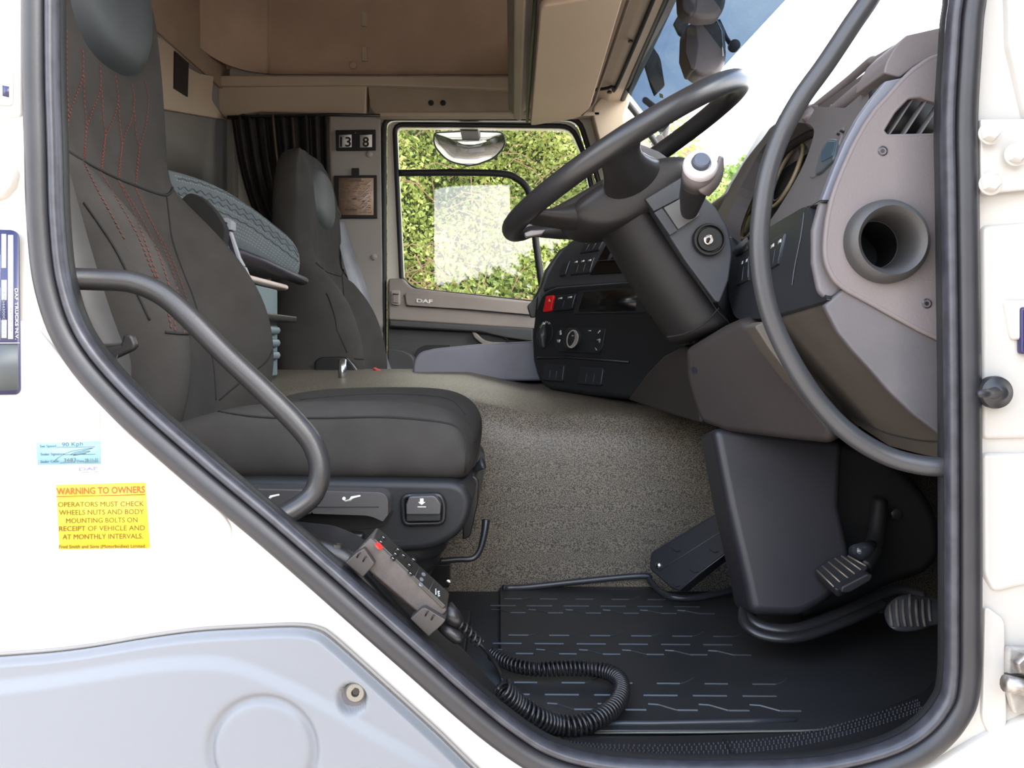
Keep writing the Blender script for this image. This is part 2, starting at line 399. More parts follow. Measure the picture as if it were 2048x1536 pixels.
tube('window_bar', blk, [YP(2.085).pt(*p) for p in bar], .0125, win, seg=8, up=(0, 1, 0), flat=(.8, 1.05))
tag(box('trim_11', head, (XR, .0, 2.62), (XR+.012, YF, ZC), bevel=0), kind='structure')
# door card
dc = empty('x', (0, 0, 0)); bpy.data.objects.remove(dc)
card = mat('door_card_taupe', (140, 130, 124), .6, bump=(500, .12)); cardd = mat('door_card_dark', (64, 64, 65), .55, bump=(500, .12))
cp = YP(2.02)
plate('door_card_upper', card, cp, [(776, 557), (806, 557, 3), (822, 576, 14), (1065, 603), (1240, 625), (1240, 690), (1066, 659), (776, 640)], .06, d1, bevel=.008)
plate('door_card_lower', cardd, YP(2.03), [(776, 636), (1066, 655), (1240, 680), (1240, 900), (776, 900)], .05, d1, bevel=.003)
plate('door_card_recess', card, YP(2.012), [(810, 583, 8), (1066, 605), (1240, 622), (1240, 652), (1066, 630), (812, 611, 8)], .03, d1, bevel=.003)
line('card_groove', seam, YP(2.011), [(808, 590), (812, 611), (940, 619), (1066, 630)], 1.6, d1)
plate('armrest', cardd, YP(2.0), [(778, 640), (1066, 657), (1066, 684), (1010, 676, 20), (960, 664), (778, 653)], .05, d1, bevel=.006)
plate('door_handle', mat('handle_grey', (120, 112, 105), .3), YP(2.005), [(943, 664), (952, 664, 6), (966, 680, 12), (985, 684), (1012, 684), (1012, 692), (968, 692, 14), (948, 676, 8)], .03, d1, bevel=.004)
line('card_groove', seam, YP(2.004), [(778, 654), (940, 662), (1000, 669), (1016, 680)], 2.5, d1)
# small switch plate and DAF lettering
plate('switch_bezel', greyp, YP(2.009), [(782, 580, 5), (800, 580, 5), (800, 611, 5), (782, 609, 5)], .01, d1, bevel=.002)
plate('lock_switch', card, YP(2.004), [(786, 585), (797, 586), (797, 606), (786, 605)], .01, d1, bevel=.001)
line('switch_gap', seam, YP(2.003), [(786, 588), (797, 589)], 1.5, d1)
text('brand_lettering', 'DAF', mat('letter_silver', (225, 222, 218), .3, metal=.3), YP(2.010), (833, 604.5), (865, 606.5), 7, d1, bold=.03, ext=.001)
# lower door bin
plate('door_bin', cardd, YP(1.93), [(775, 697, 4), (806, 700, 20), (828, 714, 10), (828, 800), (775, 800)], .09, d1, bevel=.006)
plate('bin_pocket', deep, YP(1.99), [(830, 700, 10), (850, 690, 6), (900, 690), (900, 730), (830, 730)], .01, d1, bevel=.001)
# windscreen, A-pillar, header at front
wsn = empty('window_2', (.6, 1, 2.3), kind='structure')
ZT, XT, ZB, XB = 2.60, .40, 1.93, .88
def wsx(z): return XT+(ZT-z)/(ZT-ZB)*(XB-XT)
sheet('windscreen_pane', wind, [V((XT, .0, ZT)), V((XT, 2.1, ZT)), V((XB, 2.1, ZB)), V((XB, .0, ZB))], wsn)
tube('windscreen_rubber', blk, [V((XT-.004, .02, ZT-.015)), V((XT-.004, 1.9, ZT-.015)), V((XT+.05, 2.02, ZT-.06)), V((XB, 2.05, ZB))], .012, wsn, seg=8, smooth=6)
# header panel above windscreen & overhead cabinet
fh = empty('trim_5', (.3, 1, 2.7), kind='structure')
def yslab(name, m, prof, y0, y1, parent, bevel=.006):
    """profile in X,Z extruded along Y"""
    n = len(prof); vs = [V((x, y0, z)) for x, z in prof]+[V((x, y1, z)) for x, z in prof]
    fs = [list(range(n)), list(range(2*n-1, n-1, -1))]+[[i, i+n, (i+1) % n+n, (i+1) % n] for i in range(n)]
    me = mesh(vs, fs); fixn(me); return finish(me, name, m, parent, bevel=bevel)
yslab('header_panel', trimc, [(.325, 2.585), (.345, 2.575), (.395, 2.580), (.44, 2.62), (.44, 2.95), (.22, 2.95), (.22, 2.62)], .0, 2.04, fh)
yslab('overhead_shelf', trimc, [(.005, 2.475), (.03, 2.465), (.04, 2.50), (.33, 2.62), (.33, 3.1), (.012, 3.1)], .02, 1.86, fh)
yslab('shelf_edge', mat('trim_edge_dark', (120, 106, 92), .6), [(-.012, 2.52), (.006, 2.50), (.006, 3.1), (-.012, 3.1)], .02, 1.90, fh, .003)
tube('header_groove', seam, [V((.356, .05, 2.569)), V((.354, 1.70, 2.570)), V((.335, 1.82, 2.572)), V((.28, 1.86, 2.575))], .0055, fh, seg=6, smooth=5)
HD = Pl((.36, 0, 2.575), (0, 0, 1))
for x, y in ((1261, 82), (1219, 184)): disc('screw', deep, HD, x, y, [(5, -.001), (5, .004), (2, .004)], fh)
# far A-pillar
plate('a_pillar_trim', trimc, YP(1.99), [(1180, 215, 20), (1245, 150), (1270, 170), (1250, 232), (1262, 330), (1330, 520), (1290, 520), (1215, 330), (1196, 280, 20)], .06, fh, bevel=.01)
tag(box('wall_front', blk, (.90, -.0, .75), (.95, YF, 1.93), bevel=0), kind='structure')
tube('shelf_shadow', deep, [V((.052, .05, 2.466)), V((.052, 1.86, 2.466))], .006, fh, seg=6)  # dark tube standing in for the shadow along the visor's edge
tube('visor_gap', mat('visor_gap_shade', (96, 84, 72), .7), [V((.27, .93, 2.50)), V((.27, 1.76, 2.50)), V((.24, 1.86, 2.49))], .005, fh, seg=6)
# sun visors
def visor(y0, y1, lab):
    t = empty('sun_visor', (.2, (y0+y1)/2, 2.46), lab, 'sun visor', 'sun visors under the overhead shelf')
    pl_ = []
    zz = lambda x: 2.448+.16*(x-.05)
    m = mat('visor_vinyl', (172, 153, 132), .55, bump=(600, .2), vary=(3, .04))
    c = [(.062, y0), (.250, y0), (.258, y1-.10), (.226, y1), (.062, y1)]
    c = [tuple(p) for p in rc([(a*1000, b*1000) for a, b in c], 22)]
    lo = [V((a/1000, b/1000, zz(a/1000))) for a, b in c]; hi = [v+V((0, 0, .02)) for v in lo]; n = len(lo)
    me = mesh(lo+hi, [list(range(n)), list(range(2*n-1, n-1, -1))]+[[i, i+n, (i+1) % n+n, (i+1) % n] for i in range(n)]); fixn(me)
    finish(me, 'visor_panel', m, t, bevel=.005)
    tube('visor_pin', trimc, [V((.25, y0-.03, 2.50)), V((.25, y0+.03, 2.49))], .006, t, seg=8)
    box('visor_clip', trimc, (.25, y0+.005, 2.48), (.275, y0+.035, 2.52), t, .004)
    return t
visor(.90, 1.86, 'beige sun visor folded up on the passenger side')
visor(.12, .87, 'beige sun visor folded up above the steering wheel, cut by the top edge')
# engine tunnel
prof = [(.775, 1.18), (.775, 1.24), (.785, 1.45), (.795, 1.53), (.815, 1.565), (.85, 1.583), (1.0, 1.60), (1.3, 1.615), (1.6, 1.60), (1.75, 1.45), (1.78, 1.18)]
pp = cr_(prof, 5); xs = np.linspace(-1.05, .85, 60); vs = []; fs = []
for x in xs:
    e = max(0, (x-.10)/.35); e = min(1, e)**2*(3-2*min(1, e))
    for p in pp:
        y, z = p[0], p[1]
        f = max(0, (z-1.3)/.3)
        vs.append((x, y - .06*e*f*0 + .03*math.sin(max(0, x-.0)*3)*0, z - (.034*min(1, max(0, (x+.12)/.16))+.01*e)*min(1, max(0, (z-1.3)/.25))))
n = len(pp)
for i in range(len(xs)-1):
    for k in range(n-1): fs.append([i*n+k, i*n+k+1, (i+1)*n+k+1, (i+1)*n+k])
tn = finish(mesh(vs, fs), 'trim_6', vinyl); tag(tn, kind='structure')
so = tn.modifiers.new('s', 'SOLIDIFY'); so.thickness = .012
# outside
tag(box('ground', mat('concrete_yard', (205, 188, 170), .9, bump=(30, .3, .01), vary=(1.5, .15)), (-25, -25, -.05), (25, 25, 0), bevel=0), kind='structure')
tag(plate('window_3', white, YP(-.001), [(-200, 5), (-150, 5), (-150, 10), (-200, 10)], .001), kind='structure') if 0 else None
# ================================================================ OUTSIDE
def leaves(name, m, n, fpos, size, seed, parent=None):
    rng = np.random.default_rng(seed); P = fpos(rng, n); n = len(P)
    s = size*(.6+.9*rng.random(n))
    a = rng.normal(size=(n, 3)); a /= np.linalg.norm(a, axis=1)[:, None]
    b = rng.normal(size=(n, 3)); b[:, 1] -= .0; b -= (b*a).sum(1)[:, None]*a; b /= np.linalg.norm(b, axis=1)[:, None]
    q = np.stack([P-a*s[:, None], P+b*s[:, None]*.55, P+a*s[:, None], P-b*s[:, None]*.55], 1).reshape(-1, 3)
    me = bpy.data.meshes.new(name); me.vertices.add(4*n); me.vertices.foreach_set('co', q.ravel())
    me.loops.add(4*n); me.loops.foreach_set('vertex_index', np.arange(4*n)); me.polygons.add(n); me.polygons.foreach_set('loop_start', np.arange(n)*4)
    me.update(calc_edges=True)
    at = me.attributes.new('tone', 'FLOAT', 'FACE'); at.data.foreach_set('value', rng.random(n).astype('f'))
    return finish(me, name, m, parent, smooth=False)
def leafmat(name, cols):
    m = bpy.data.materials.new(name); m.use_nodes = True; n = m.node_tree; b = n.nodes['Principled BSDF']
    at = n.nodes.new('ShaderNodeAttribute'); at.attribute_name = 'tone'
    z = n.nodes.new('ShaderNodeTexNoise'); z.inputs['Scale'].default_value = 1.6; z.inputs['Detail'].default_value = 3
    g = n.nodes.new('ShaderNodeNewGeometry'); n.links.new(g.outputs['Position'], z.inputs['Vector'])
    ad = n.nodes.new('ShaderNodeMath'); ad.operation = 'MULTIPLY_ADD'; ad.inputs[1].default_value = .45
    n.links.new(at.outputs['Fac'], ad.inputs[0]); 
    mu = n.nodes.new('ShaderNodeMath'); mu.operation = 'MULTIPLY_ADD'; mu.inputs[1].default_value = 1.6; mu.inputs[2].default_value = -.52
    n.links.new(z.outputs['Fac'], mu.inputs[0]); n.links.new(mu.outputs[0], ad.inputs[2])
    r = n.nodes.new('ShaderNodeValToRGB'); e = r.color_ramp.elements
    for i, c in enumerate(cols):
        x = i/(len(cols)-1)
        if i == 0: q = e[0]
        elif i == len(cols)-1: q = e[-1]
        else: q = e.new(x)
        q.position = x; q.color = (*[lin(v) for v in c], 1)
    n.links.new(ad.outputs[0], r.inputs[0]); n.links.new(r.outputs[0], b.inputs['Base Color']); b.inputs['Roughness'].default_value = .55
    tr = n.nodes.new('ShaderNodeBsdfTranslucent'); n.links.new(r.outputs[0], tr.inputs[0]); mi = n.nodes.new('ShaderNodeMixShader'); mi.inputs[0].default_value = .35
    n.links.new(b.outputs[0], mi.inputs[1]); n.links.new(tr.outputs[0], mi.inputs[2]); n.links.new(mi.outputs[0], n.nodes['Material Output'].inputs[0])
    return m
lm = leafmat('hedge_leaves', [(70, 82, 42), (116, 132, 66), (152, 166, 88), (184, 188, 108), (194, 170, 106)])
lm2 = leafmat('tree_leaves', [(70, 92, 40), (100, 124, 50), (120, 150, 66), (150, 172, 84)])
twig = mat('twigs', (112, 88, 66), .9)
hg = empty('hedge', (0, 5.5, 0), 'overgrown green and yellow hedge bank beyond the passenger window', 'hedge')
def hp(rng, n):
    x = rng.uniform(-3.6, 3.4, n); u = rng.random(n); z = .2+4.5*u
    lump = .45*np.sin(x*1.7+z*1.3)+.3*np.sin(x*3.1-z*2.7+1)+.15*np.sin(x*7+z*5)
    y = 5.3+z*.16-lump*.55+np.abs(rng.normal(0, .28, n))
    top = 4.5-1.2*np.clip((x-.72)/.25, 0, 1)+.25*np.sin(x*2.1)+.2*np.sin(x*5.3)+.1*np.sin(x*11)-.25*np.clip(x-1.2, 0, 2)-.5*((x > -1.15)&(x < -.8)).astype(float)
    k = z < top+rng.normal(0, .1, n); P = np.stack([x, y, z], 1)[k]; return P
o = leaves('leaves', lm, 160000, hp, .021, 3, hg); o['kind'] = 'stuff'
vs = []; fs = []; rng = random.Random(5)
for i in range(600):
    x = rng.uniform(-2, 2.5); z = rng.uniform(.8, 3.6 if x < .6 else 2.7) if i % 3 else rng.uniform(1.5, 2.3); y = 5.25+.16*z-.25*math.sin(x*1.7+z*1.3)
    d = V((rng.gauss(0, 1), rng.gauss(-.2, .4), rng.gauss(.2, .7))).normalized()*rng.uniform(.15, .5); p = V((x, y, z)); q = p+d+V((0, 0, -.05)); s = d.cross(V((0, 1, 0))).normalized()*.004
    b = len(vs); m_ = (p+q)/2+V((0, 0, .05)); vs += [p-s, p+s, m_+s, m_-s, q+s*.5, q-s*.5]; fs += [[b, b+1, b+2, b+3], [b+3, b+2, b+4, b+5]]
o = finish(mesh(vs, fs), 'twigs', twig, hg, smooth=False); o['kind'] = 'stuff'
# dark inner mass of the hedge
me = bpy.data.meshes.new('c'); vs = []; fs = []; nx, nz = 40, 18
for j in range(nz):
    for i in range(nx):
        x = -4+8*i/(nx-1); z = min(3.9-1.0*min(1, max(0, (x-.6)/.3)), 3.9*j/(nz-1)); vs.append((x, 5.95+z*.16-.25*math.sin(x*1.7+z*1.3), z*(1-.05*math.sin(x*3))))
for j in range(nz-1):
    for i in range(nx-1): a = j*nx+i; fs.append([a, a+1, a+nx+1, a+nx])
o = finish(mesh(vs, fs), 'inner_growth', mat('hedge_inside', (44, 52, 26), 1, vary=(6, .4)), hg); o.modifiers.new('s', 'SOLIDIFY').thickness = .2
# tree ahead, seen through the windscreen
tr_ = empty('tree', (2.9, 9.5, 0), 'leafy green tree seen low through the windscreen', 'tree')
def tp(rng, n):
    a = rng.normal(size=(n, 3)); a /= np.linalg.norm(a, axis=1)[:, None]; r = rng.random(n)**.4
    c = np.array([[2.7, 9.5, 3.0], [3.3, 9.8, 3.5], [3.9, 9.4, 3.0], [2.3, 9.6, 2.3]])[rng.integers(0, 4, n)]
    return c+a*r[:, None]*np.array([.75, .8, .75])
o = leaves('crown', lm2, 16000, tp, .055, 9, tr_); o['kind'] = 'stuff'
tube('trunk', twig, [V((3, 9.6, 0)), V((3.05, 9.6, 1.2)), V((2.95, 9.6, 2.6))], [.14, .11, .07], tr_, seg=10)
# house
hs = empty('house', (6.5, 19, 0), 'brick house with gabled roof far beyond the windscreen', 'house')
brick = mat('house_brick', (176, 138, 104), .9, vary=(12, .2)); 
bx = lambda x0, x1, z0, z1, y=18.0, d=4, n='wall', m=brick: box(n, m, (x0, y, z0), (x1, y+d, z1), hs, 0)
bx(3.2, 5.2, 0, 5.4)
roofm = mat('house_roof', (120, 92, 78), .9)
me = mesh([(3.0, 17.8, 5.35), (5.4, 17.8, 5.35), (4.2, 17.8, 6.4), (3.0, 22.2, 5.35), (5.4, 22.2, 5.35), (4.2, 22.2, 6.4)], [[0, 1, 2], [5, 4, 3], [0, 2, 5, 3], [2, 1, 4, 5], [0, 3, 4, 1]])
finish(me, 'roof', roofm, hs, smooth=False)
wf = box('window', mat('window_white', (220, 220, 215), .5), (3.6, 17.95, 4.0), (4.3, 18.05, 5.0), hs, .01)
box('pane', mat('dark_pane', (60, 66, 72), .1), (3.66, 17.93, 4.06), (4.24, 17.96, 4.94), wf, 0)
# tree line behind the camera (seen only in reflections)
def bp(rng, n):
    x = rng.uniform(-16, 14, n); z = 3.6*rng.random(n)**.8*(1+.15*np.sin(x*.9)); return np.stack([x, -13-rng.random(n), z], 1)
o = leaves('distant_hedge', leafmat('distant_leaves', [(50, 62, 30), (80, 96, 44), (96, 110, 50)]), 9000, bp, .22, 11); tag(o, 'row of trees across the yard behind the viewer', 'hedge', kind='stuff')
# exterior sun visor (tinted), brackets, mirrors
ev = empty('exterior_sun_visor', (.75, 1, 2.6), 'blue tinted exterior sun visor above the windscreen', 'visor')
tint = bpy.data.materials.new('tinted_acrylic'); tint.use_nodes = True; n = tint.node_tree; n.nodes.clear()
o_ = n.nodes.new('ShaderNodeOutputMaterial'); tr = n.nodes.new('ShaderNodeBsdfTransparent'); tr.inputs[0].default_value = (.235, .28, .33, 1)
g = n.nodes.new('ShaderNodeBsdfGlossy'); g.inputs['Roughness'].default_value = .1; mi = n.nodes.new('ShaderNodeMixShader'); mi.inputs[0].default_value = .03
n.links.new(tr.outputs[0], mi.inputs[1]); n.links.new(g.outputs[0], mi.inputs[2]); n.links.new(mi.outputs[0], o_.inputs[0])
# visor lower edge passes pixels (1575,0) and (1290,275)
def xz(px, py, Y): v = W(px, py, Y); return v.x, v.z
a = W(1590, -20, .86); b = W(1322, 268, 1.86)
lo0 = b+(a-b)*2.2; lo0.y = lo0.y
e0 = V((.60, a.y, a.z)); 
L = [a+(a-b)*.85, a, b]
U = [p+V((-.20, 0, .26)) for p in L]
n_ = len(L); vs = L+U; fs = [[0, 1, 4, 3], [1, 2, 5, 4]]
o = finish(mesh(vs, fs), 'tinted_panel', tint, ev, smooth=False)
so = o.modifiers.new('s', 'SOLIDIFY'); so.thickness = .003
gm = mat('bracket_grey', (74, 66, 68), .5)
# kerb mirrors outside the windscreen (seen upper middle)
km = empty('front_mirror', (.62, 1.75, 2.7), 'grey front mirror housing hanging outside the top of the windscreen', 'mirror')
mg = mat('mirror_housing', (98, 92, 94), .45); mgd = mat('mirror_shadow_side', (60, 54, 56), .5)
plate('mirror_housing', mg, YP(1.23), [(1388, 38, 14), (1440, 36, 10), (1452, 60), (1455, 118, 30), (1440, 150, 16), (1392, 152, 22), (1374, 120), (1376, 60)], .08, km, bevel=.014, seg=4)
plate('mirror_back', mgd, YP(1.225), [(1372, 50, 10), (1394, 44, 10), (1398, 90), (1392, 140, 10), (1382, 140, 14), (1370, 105)], .08, km, bevel=.01, seg=3)
line('mirror_trim', mat('trim_chrome', (200, 200, 202), .3, metal=.6), YP(1.222), [(1398, 40), (1432, 38), (1443, 62), (1446, 112)], 3, km)
plate('mirror_bracket', gm, YP(1.22), [(1400, 15), (1440, 15), (1436, 42), (1405, 42)], .05, km, bevel=.004)
k2 = empty('wide_mirror', (.6, 1.3, 2.8), 'grey mirror arm cover cut by the top edge, above the hanging front mirror', 'mirror')
plate('mirror_housing', mg, YP(1.12), [(1366, -60), (1460, -60), (1452, 10, 20), (1440, 33, 12), (1392, 36, 14), (1368, 18, 10)], .06, k2, bevel=.014, seg=4)
plate('mirror_back', mgd, YP(1.115), [(1358, -60), (1398, -60), (1396, 20, 8), (1380, 34, 10), (1362, 16, 8)], .06, k2, bevel=.01)
vb = tube('visor_strut', gm, [YP(1.62).pt(1436, 40), YP(1.64).pt(1452, 75), YP(1.66).pt(1466, 96)], .007, ev, seg=8)
disc('strut_foot', gm, YP(1.64), 1468, 92, [(11, -.01), (11, .012), (7, .016)], ev)
plate('visor_bracket', gm, YP(1.80), [(1287, 95), (1302, 86), (1318, 110), (1322, 120), (1330, 170), (1310, 190), (1302, 170), (1290, 130)], .02, ev, bevel=.003)
plate('visor_bracket', gm, YP(1.55), [(1348, 45), (1362, 20), (1378, 45), (1374, 78), (1358, 66)], .02, ev, bevel=.003)
# passenger side mirror arm seen under the steering wheel rim
ma = empty('mirror_arm', (.62, 2.3, 2.3), 'dark curved mirror arm outside, seen between steering wheel and hub', 'mirror arm')
tube('arm', mgd, [YP(2.30).pt(x, y) for x, y in ((1328, 225), (1333, 250), (1328, 275), (1318, 300), (1312, 330))], .012, ma, seg=8, smooth=5)
tube('arm', mgd, [YP(2.30).pt(1328, 230), YP(2.12).pt(1290, 200)], .012, ma, seg=8)
plate('arm_cover', mgd, YP(2.28), [(1316, 268), (1328, 270), (1330, 330), (1290, 330), (1296, 296, 10)], .03, ma, bevel=.006)
# door mirror / kerb mirror at passenger window
kb = empty('kerb_mirror', (-.16, 2.3, 2.45), 'rounded convex kerb mirror hanging outside the passenger window', 'mirror')
mpl = YP(2.25); out = rc([(868, 265, 8), (935, 262), (1006, 264, 10), (1011, 290, 16), (990, 315, 20), (942, 333, 20), (892, 322, 20), (866, 290, 16)], 8, 6)
c0 = np.mean(out, axis=0); vs = []; fs = []; K = 8; N = len(out)
for k in range(K+1):
    f = k/K
    for p in out:
        q = c0+(np.array(p)-c0)*f; v = mpl.pt(q[0], q[1]); v.y -= .018*(1-f*f); v.z += 0; vs.append(v)
for k in range(K):
    for i in range(N): j = (i+1) % N; fs.append([k*N+i, k*N+j, (k+1)*N+j, (k+1)*N+i])
me = mesh(vs, fs); bm = bmesh.new(); bm.from_mesh(me); bmesh.ops.remove_doubles(bm, verts=bm.verts, dist=1e-5)
bmesh.ops.rotate(bm, verts=bm.verts, cent=mpl.pt(938, 262), matrix=Matrix.Rotation(math.radians(24), 3, 'X')); bm.to_mesh(me); bm.free()
finish(me, 'mirror_glass', mat('mirror_silver', (235, 235, 235), .03, metal=1, vary=(1, 0)), kb)
o = tube('mirror_rim', blk, [Matrix.Rotation(math.radians(24), 3, 'X') @ (mpl.pt(*p)-mpl.pt(938, 262)) + mpl.pt(938, 262) for p in out], .0035, kb, closed=True, seg=6)
plate('mirror_mount', blk, YP(2.11), [(918, 238), (958, 238), (956, 262, 3), (920, 262, 3)], .14, kb, bevel=.004)
# ================================================================ SEATS
def back_ring(z, xr, xc, xb, yn, yf, w=.11):
    m = (yn+yf)/2
    h = [(xr-.012, m), (xr-.008, yn+.12), (xr, yn+.03), (xr+.045, yn), ((xr+xb)/2+.02, yn-.004), (xb-.03, yn+.004), (xb, yn+.035), (xb-.006, yn+.06), ((xb+xc)/2, yn+w-.015), (xc, yn+w+.03), (xc-.004, m)]
    o = h[1:-1]; mir = [(x, 2*m-y) for x, y in reversed(o)]
    return [(x, y, z) for x, y in [h[0]]+o+[h[-1]]+mir]
def make_seat(label):
    s = empty('driver_seat', (-.35, .53, 1.2), label, 'seat')
    yn, yf = .28, .78
    rows = [(1.50, -.70, -.56, -.53, .03), (1.56, -.72, -.555, -.50, 0), (1.63, -.74, -.56, -.478, 0), (1.70, -.755, -.575, -.476, 0), (1.78, -.77, -.605, -.490, 0), (1.86, -.785, -.635, -.535, 0),
            (1.93, -.80, -.662, -.595, .004), (2.0, -.81, -.688, -.668, .006), (2.03, -.815, -.697, -.690, .008), (2.14, -.83, -.705, -.692, .012), (2.28, -.84, -.712, -.700, .016), (2.40, -.845, -.722, -.712, .03), (2.47, -.84, -.745, -.735, .06), (2.485, -.82, -.77, -.765, .09)]
    b = loft('backrest', fab, [back_ring(z, xr, xc, xb, yn+i, yf-i) for z, xr, xc, xb, i in rows], s, sub=2)
    # cushion
    def cring(x, zt, zb, i=0, rise=0):
        y0, y1, m = yn+i, yf-i, (yn+yf)/2
        return [(x, y0+.03, zb), (x, y0, zb+.025), (x, y0-.002, (zt+zb)/2), (x, y0+.003, zt-.02), (x, y0+.022, zt+.001), (x, y0+.07, zt+.004), (x, y0+.14, zt-.008+rise), (x, m, zt-.010), (x, y1-.14, zt-.008+rise),
                (x, y1-.07, zt+.004), (x, y1-.022, zt+.001), (x, y1-.003, zt-.02), (x, y1+.002, (zt+zb)/2), (x, y1, zb+.025), (x, y1-.03, zb), (x, m, zb-.004)]
    c = loft('seat_cushion', fab, [cring(-.62, 1.545, 1.50, .02), cring(-.56, 1.565, 1.495), cring(-.49, 1.585, 1.490), cring(-.43, 1.603, 1.490), (cring(-.36, 1.612, 1.490)), cring(-.22, 1.614, 1.490), cring(-.14, 1.612, 1.492), cring(-.098, 1.600, 1.488),
                                   cring(-.073, 1.580, 1.493), cring(-.059, 1.553, 1.506, .01), cring(-.062, 1.540, 1.522, .04)], s, sub=2)
    tb = bvh(b); tcu = bvh(c)
    def onb(t, pts, off=.0008, n=10, stop=True):
        out = []
        for x, y in cr_(pts, n):
            h = hit(t, x, y, off)
            if h is not None: out.append(h)
        return out
    # head pad
    P = []
    for k in range(40):
        t = 2*math.pi*k/40; c_, s_ = math.cos(t), math.sin(t)
        P.append((.535+.152*math.copysign(abs(c_)**.75, c_), 2.335+.152*math.copysign(abs(s_)**.75, s_)))
    vs = []; fs = []; K = 7; N = len(P)
    for k in range(K+1):
        f = k/K
        for y, z in P:
            y_, z_ = .535+(y-.535)*f, 2.335+(z-2.335)*f; x_ = -.700-.045*(z_-2.1)
            vs.append(V((x_+(.006+.028*(1-f**4) if k < K else -.012), y_, z_)))
    for k in range(K):
        for i in range(N): j = (i+1) % N; fs.append([k*N+i, k*N+j, (k+1)*N+j, (k+1)*N+i])
    me = mesh(vs, fs); bm = bmesh.new(); bm.from_mesh(me); bmesh.ops.remove_doubles(bm, verts=bm.verts, dist=1e-5); bmesh.ops.recalc_face_normals(bm, faces=bm.faces); bm.to_mesh(me); bm.free()
    finish(me, 'head_pad', leather, s, sub=1)['label'] = 'smooth dark vinyl head pad'
    def sm(name, t, pts, r=.0022, m=seam):
        q = onb(t, pts, .0004, 8)
        if len(q) > 2: tube(name, m, q, r, s, seg=6)
    sm('seam', tb, [(122, 291), (160, 318), (220, 350), (280, 375), (325, 390), (340, 386), (347, 370)], .0028)
    sm('seam', tb, [(333, 388), (338, 430), (345, 480), (365, 540), (385, 590), (400, 640), (404, 665)], .0018)
    sm('seam', tb, [(330, 664), (360, 667), (385, 667), (402, 664)], .0022)
    sm('seam', tb, [(168, 405), (200, 450), (232, 500), (262, 560), (300, 640)], .0018)
    sm('seam', tb, [(404, 665), (425, 720), (432, 800)], .0016)
    sm('seam', tb, [(438, 800), (480, 765), (530, 725), (545, 700)], .0016)
    sm('seam', tcu, [(430, 822), (520, 834), (640, 836), (760, 834), (850, 840), (905, 850), (925, 870), (932, 905), (930, 945)], .0016)
    sm('seam', tcu, [(600, 800), (720, 790), (830, 790), (900, 800), (930, 830)], .0014)
    # red stitching
    lines = [[(133, 60), (133, 150), (136, 220), (134, 290)], [(165, 100), (165, 150), (150, 195), (136, 240), (134, 288)], [(167, 150), (168, 200), (172, 250), (168, 300), (165, 318)],
             [(200, 130), (200, 180), (185, 220), (172, 260), (169, 315)], [(203, 180), (206, 240), (210, 270), (204, 335)], [(230, 150), (236, 200), (225, 240), (210, 275), (202, 340)],
             [(237, 210), (240, 260), (243, 290), (238, 355)], [(263, 168), (268, 200), (262, 240), (246, 280), (236, 356)], [(268, 220), (272, 270), (278, 300), (270, 372)], [(290, 162), (296, 195), (292, 245), (278, 300), (270, 372)],
             [(166, 322), (190, 370), (220, 425), (250, 480)], [(200, 343), (235, 400), (275, 470), (300, 530), (330, 600)], [(238, 362), (270, 415), (300, 470), (325, 530), (345, 600), (350, 660)],
             [(236, 360), (265, 420), (285, 470), (310, 540), (330, 600), (343, 660)], [(270, 375), (300, 440), (335, 500), (360, 560), (380, 620), (388, 662)], [(272, 377), (296, 430), (320, 480), (350, 560), (365, 640), (368, 662)]]
    vs = []; fs = []
    for L in lines:
        q = onb(tb, L, .0011, 14); acc = 0
        for i in range(len(q)-1):
            a, c_ = q[i], q[i+1]; l = (c_-a).length; t = acc
            if l < 1e-6 or l > .08: continue
            d = (c_-a)/l; sd = d.cross(V((1, 0, 0))).normalized()*.0008; up = V((.0012, 0, 0))
            while t < l:
                p = a+d*t; e = p+d*.0048; k = len(vs)
                vs += [p-sd, p+sd, e+sd, e-sd, p-sd+up, p+sd+up, e+sd+up, e-sd+up]; fs += [[k+4, k+5, k+6, k+7], [k, k+4, k+7, k+3], [k+1, k+2, k+6, k+5], [k, k+1, k+5, k+4], [k+2, k+3, k+7, k+6]]
                t += .0085
            acc = t-l
    o = finish(mesh(vs, fs), 'stitching', red_th, s, smooth=False); o['kind'] = 'stuff'; o['label'] = 'fine red dotted stitching'
    # base skirt with controls
    B = YP(.268)
    sk = plate('seat_base', blk, B, [(300, 955), (460, 958), (520, 956), (905, 962, 12), (932, 974, 14), (944, 1000), (938, 1040, 20), (916, 1074, 30), (866, 1102, 40), (790, 1108), (620, 1084), (520, 1086), (300, 1086)], .52, s, bevel=.012, seg=3)
    plate('base_recess', deep, YP(.2675), [(470, 1000), (775, 1003, 10), (788, 1022), (770, 1054, 10), (620, 1072), (470, 1060)], .002, sk, bevel=.0008)
    plate('base_step', blks, YP(.258), [(480, 1058), (640, 1062), (730, 1066), (724, 1086), (560, 1082)], .05, sk, bevel=.006)
    lv = mat('lever_plastic', (74, 72, 72), .38, bump=(700, .1))
    icon = mat('icon_white', (225, 225, 222), .6)
    def lever(pts, ic):
        l = plate('seat_lever', lv, YP(.235), pts, .035, s, bevel=.005, seg=3)
        x, y = ic; q = YP(.2345)
        plate('icon', icon, q, [(x-16, y+6), (x-6, y+4), (x-2, y-2), (x+16, y-5), (x+17, y-2), (x+2, y+2), (x-2, y+7), (x-14, y+9)], .0006, l, bevel=0)
        disc('icon_dot', icon, q, x-16, y+2, [(3.5, 0), (3.5, .0005)], l, 12)
        line('lever_ridge', seam, YP(.234), [(pts[0][0]+6, y+19), (pts[2][0]-18, y+19)], 1.2, l)
    lever([(440, 976, 4), (610, 979, 6), (628, 988), (622, 1030, 6), (440, 1012)], (542, 993))
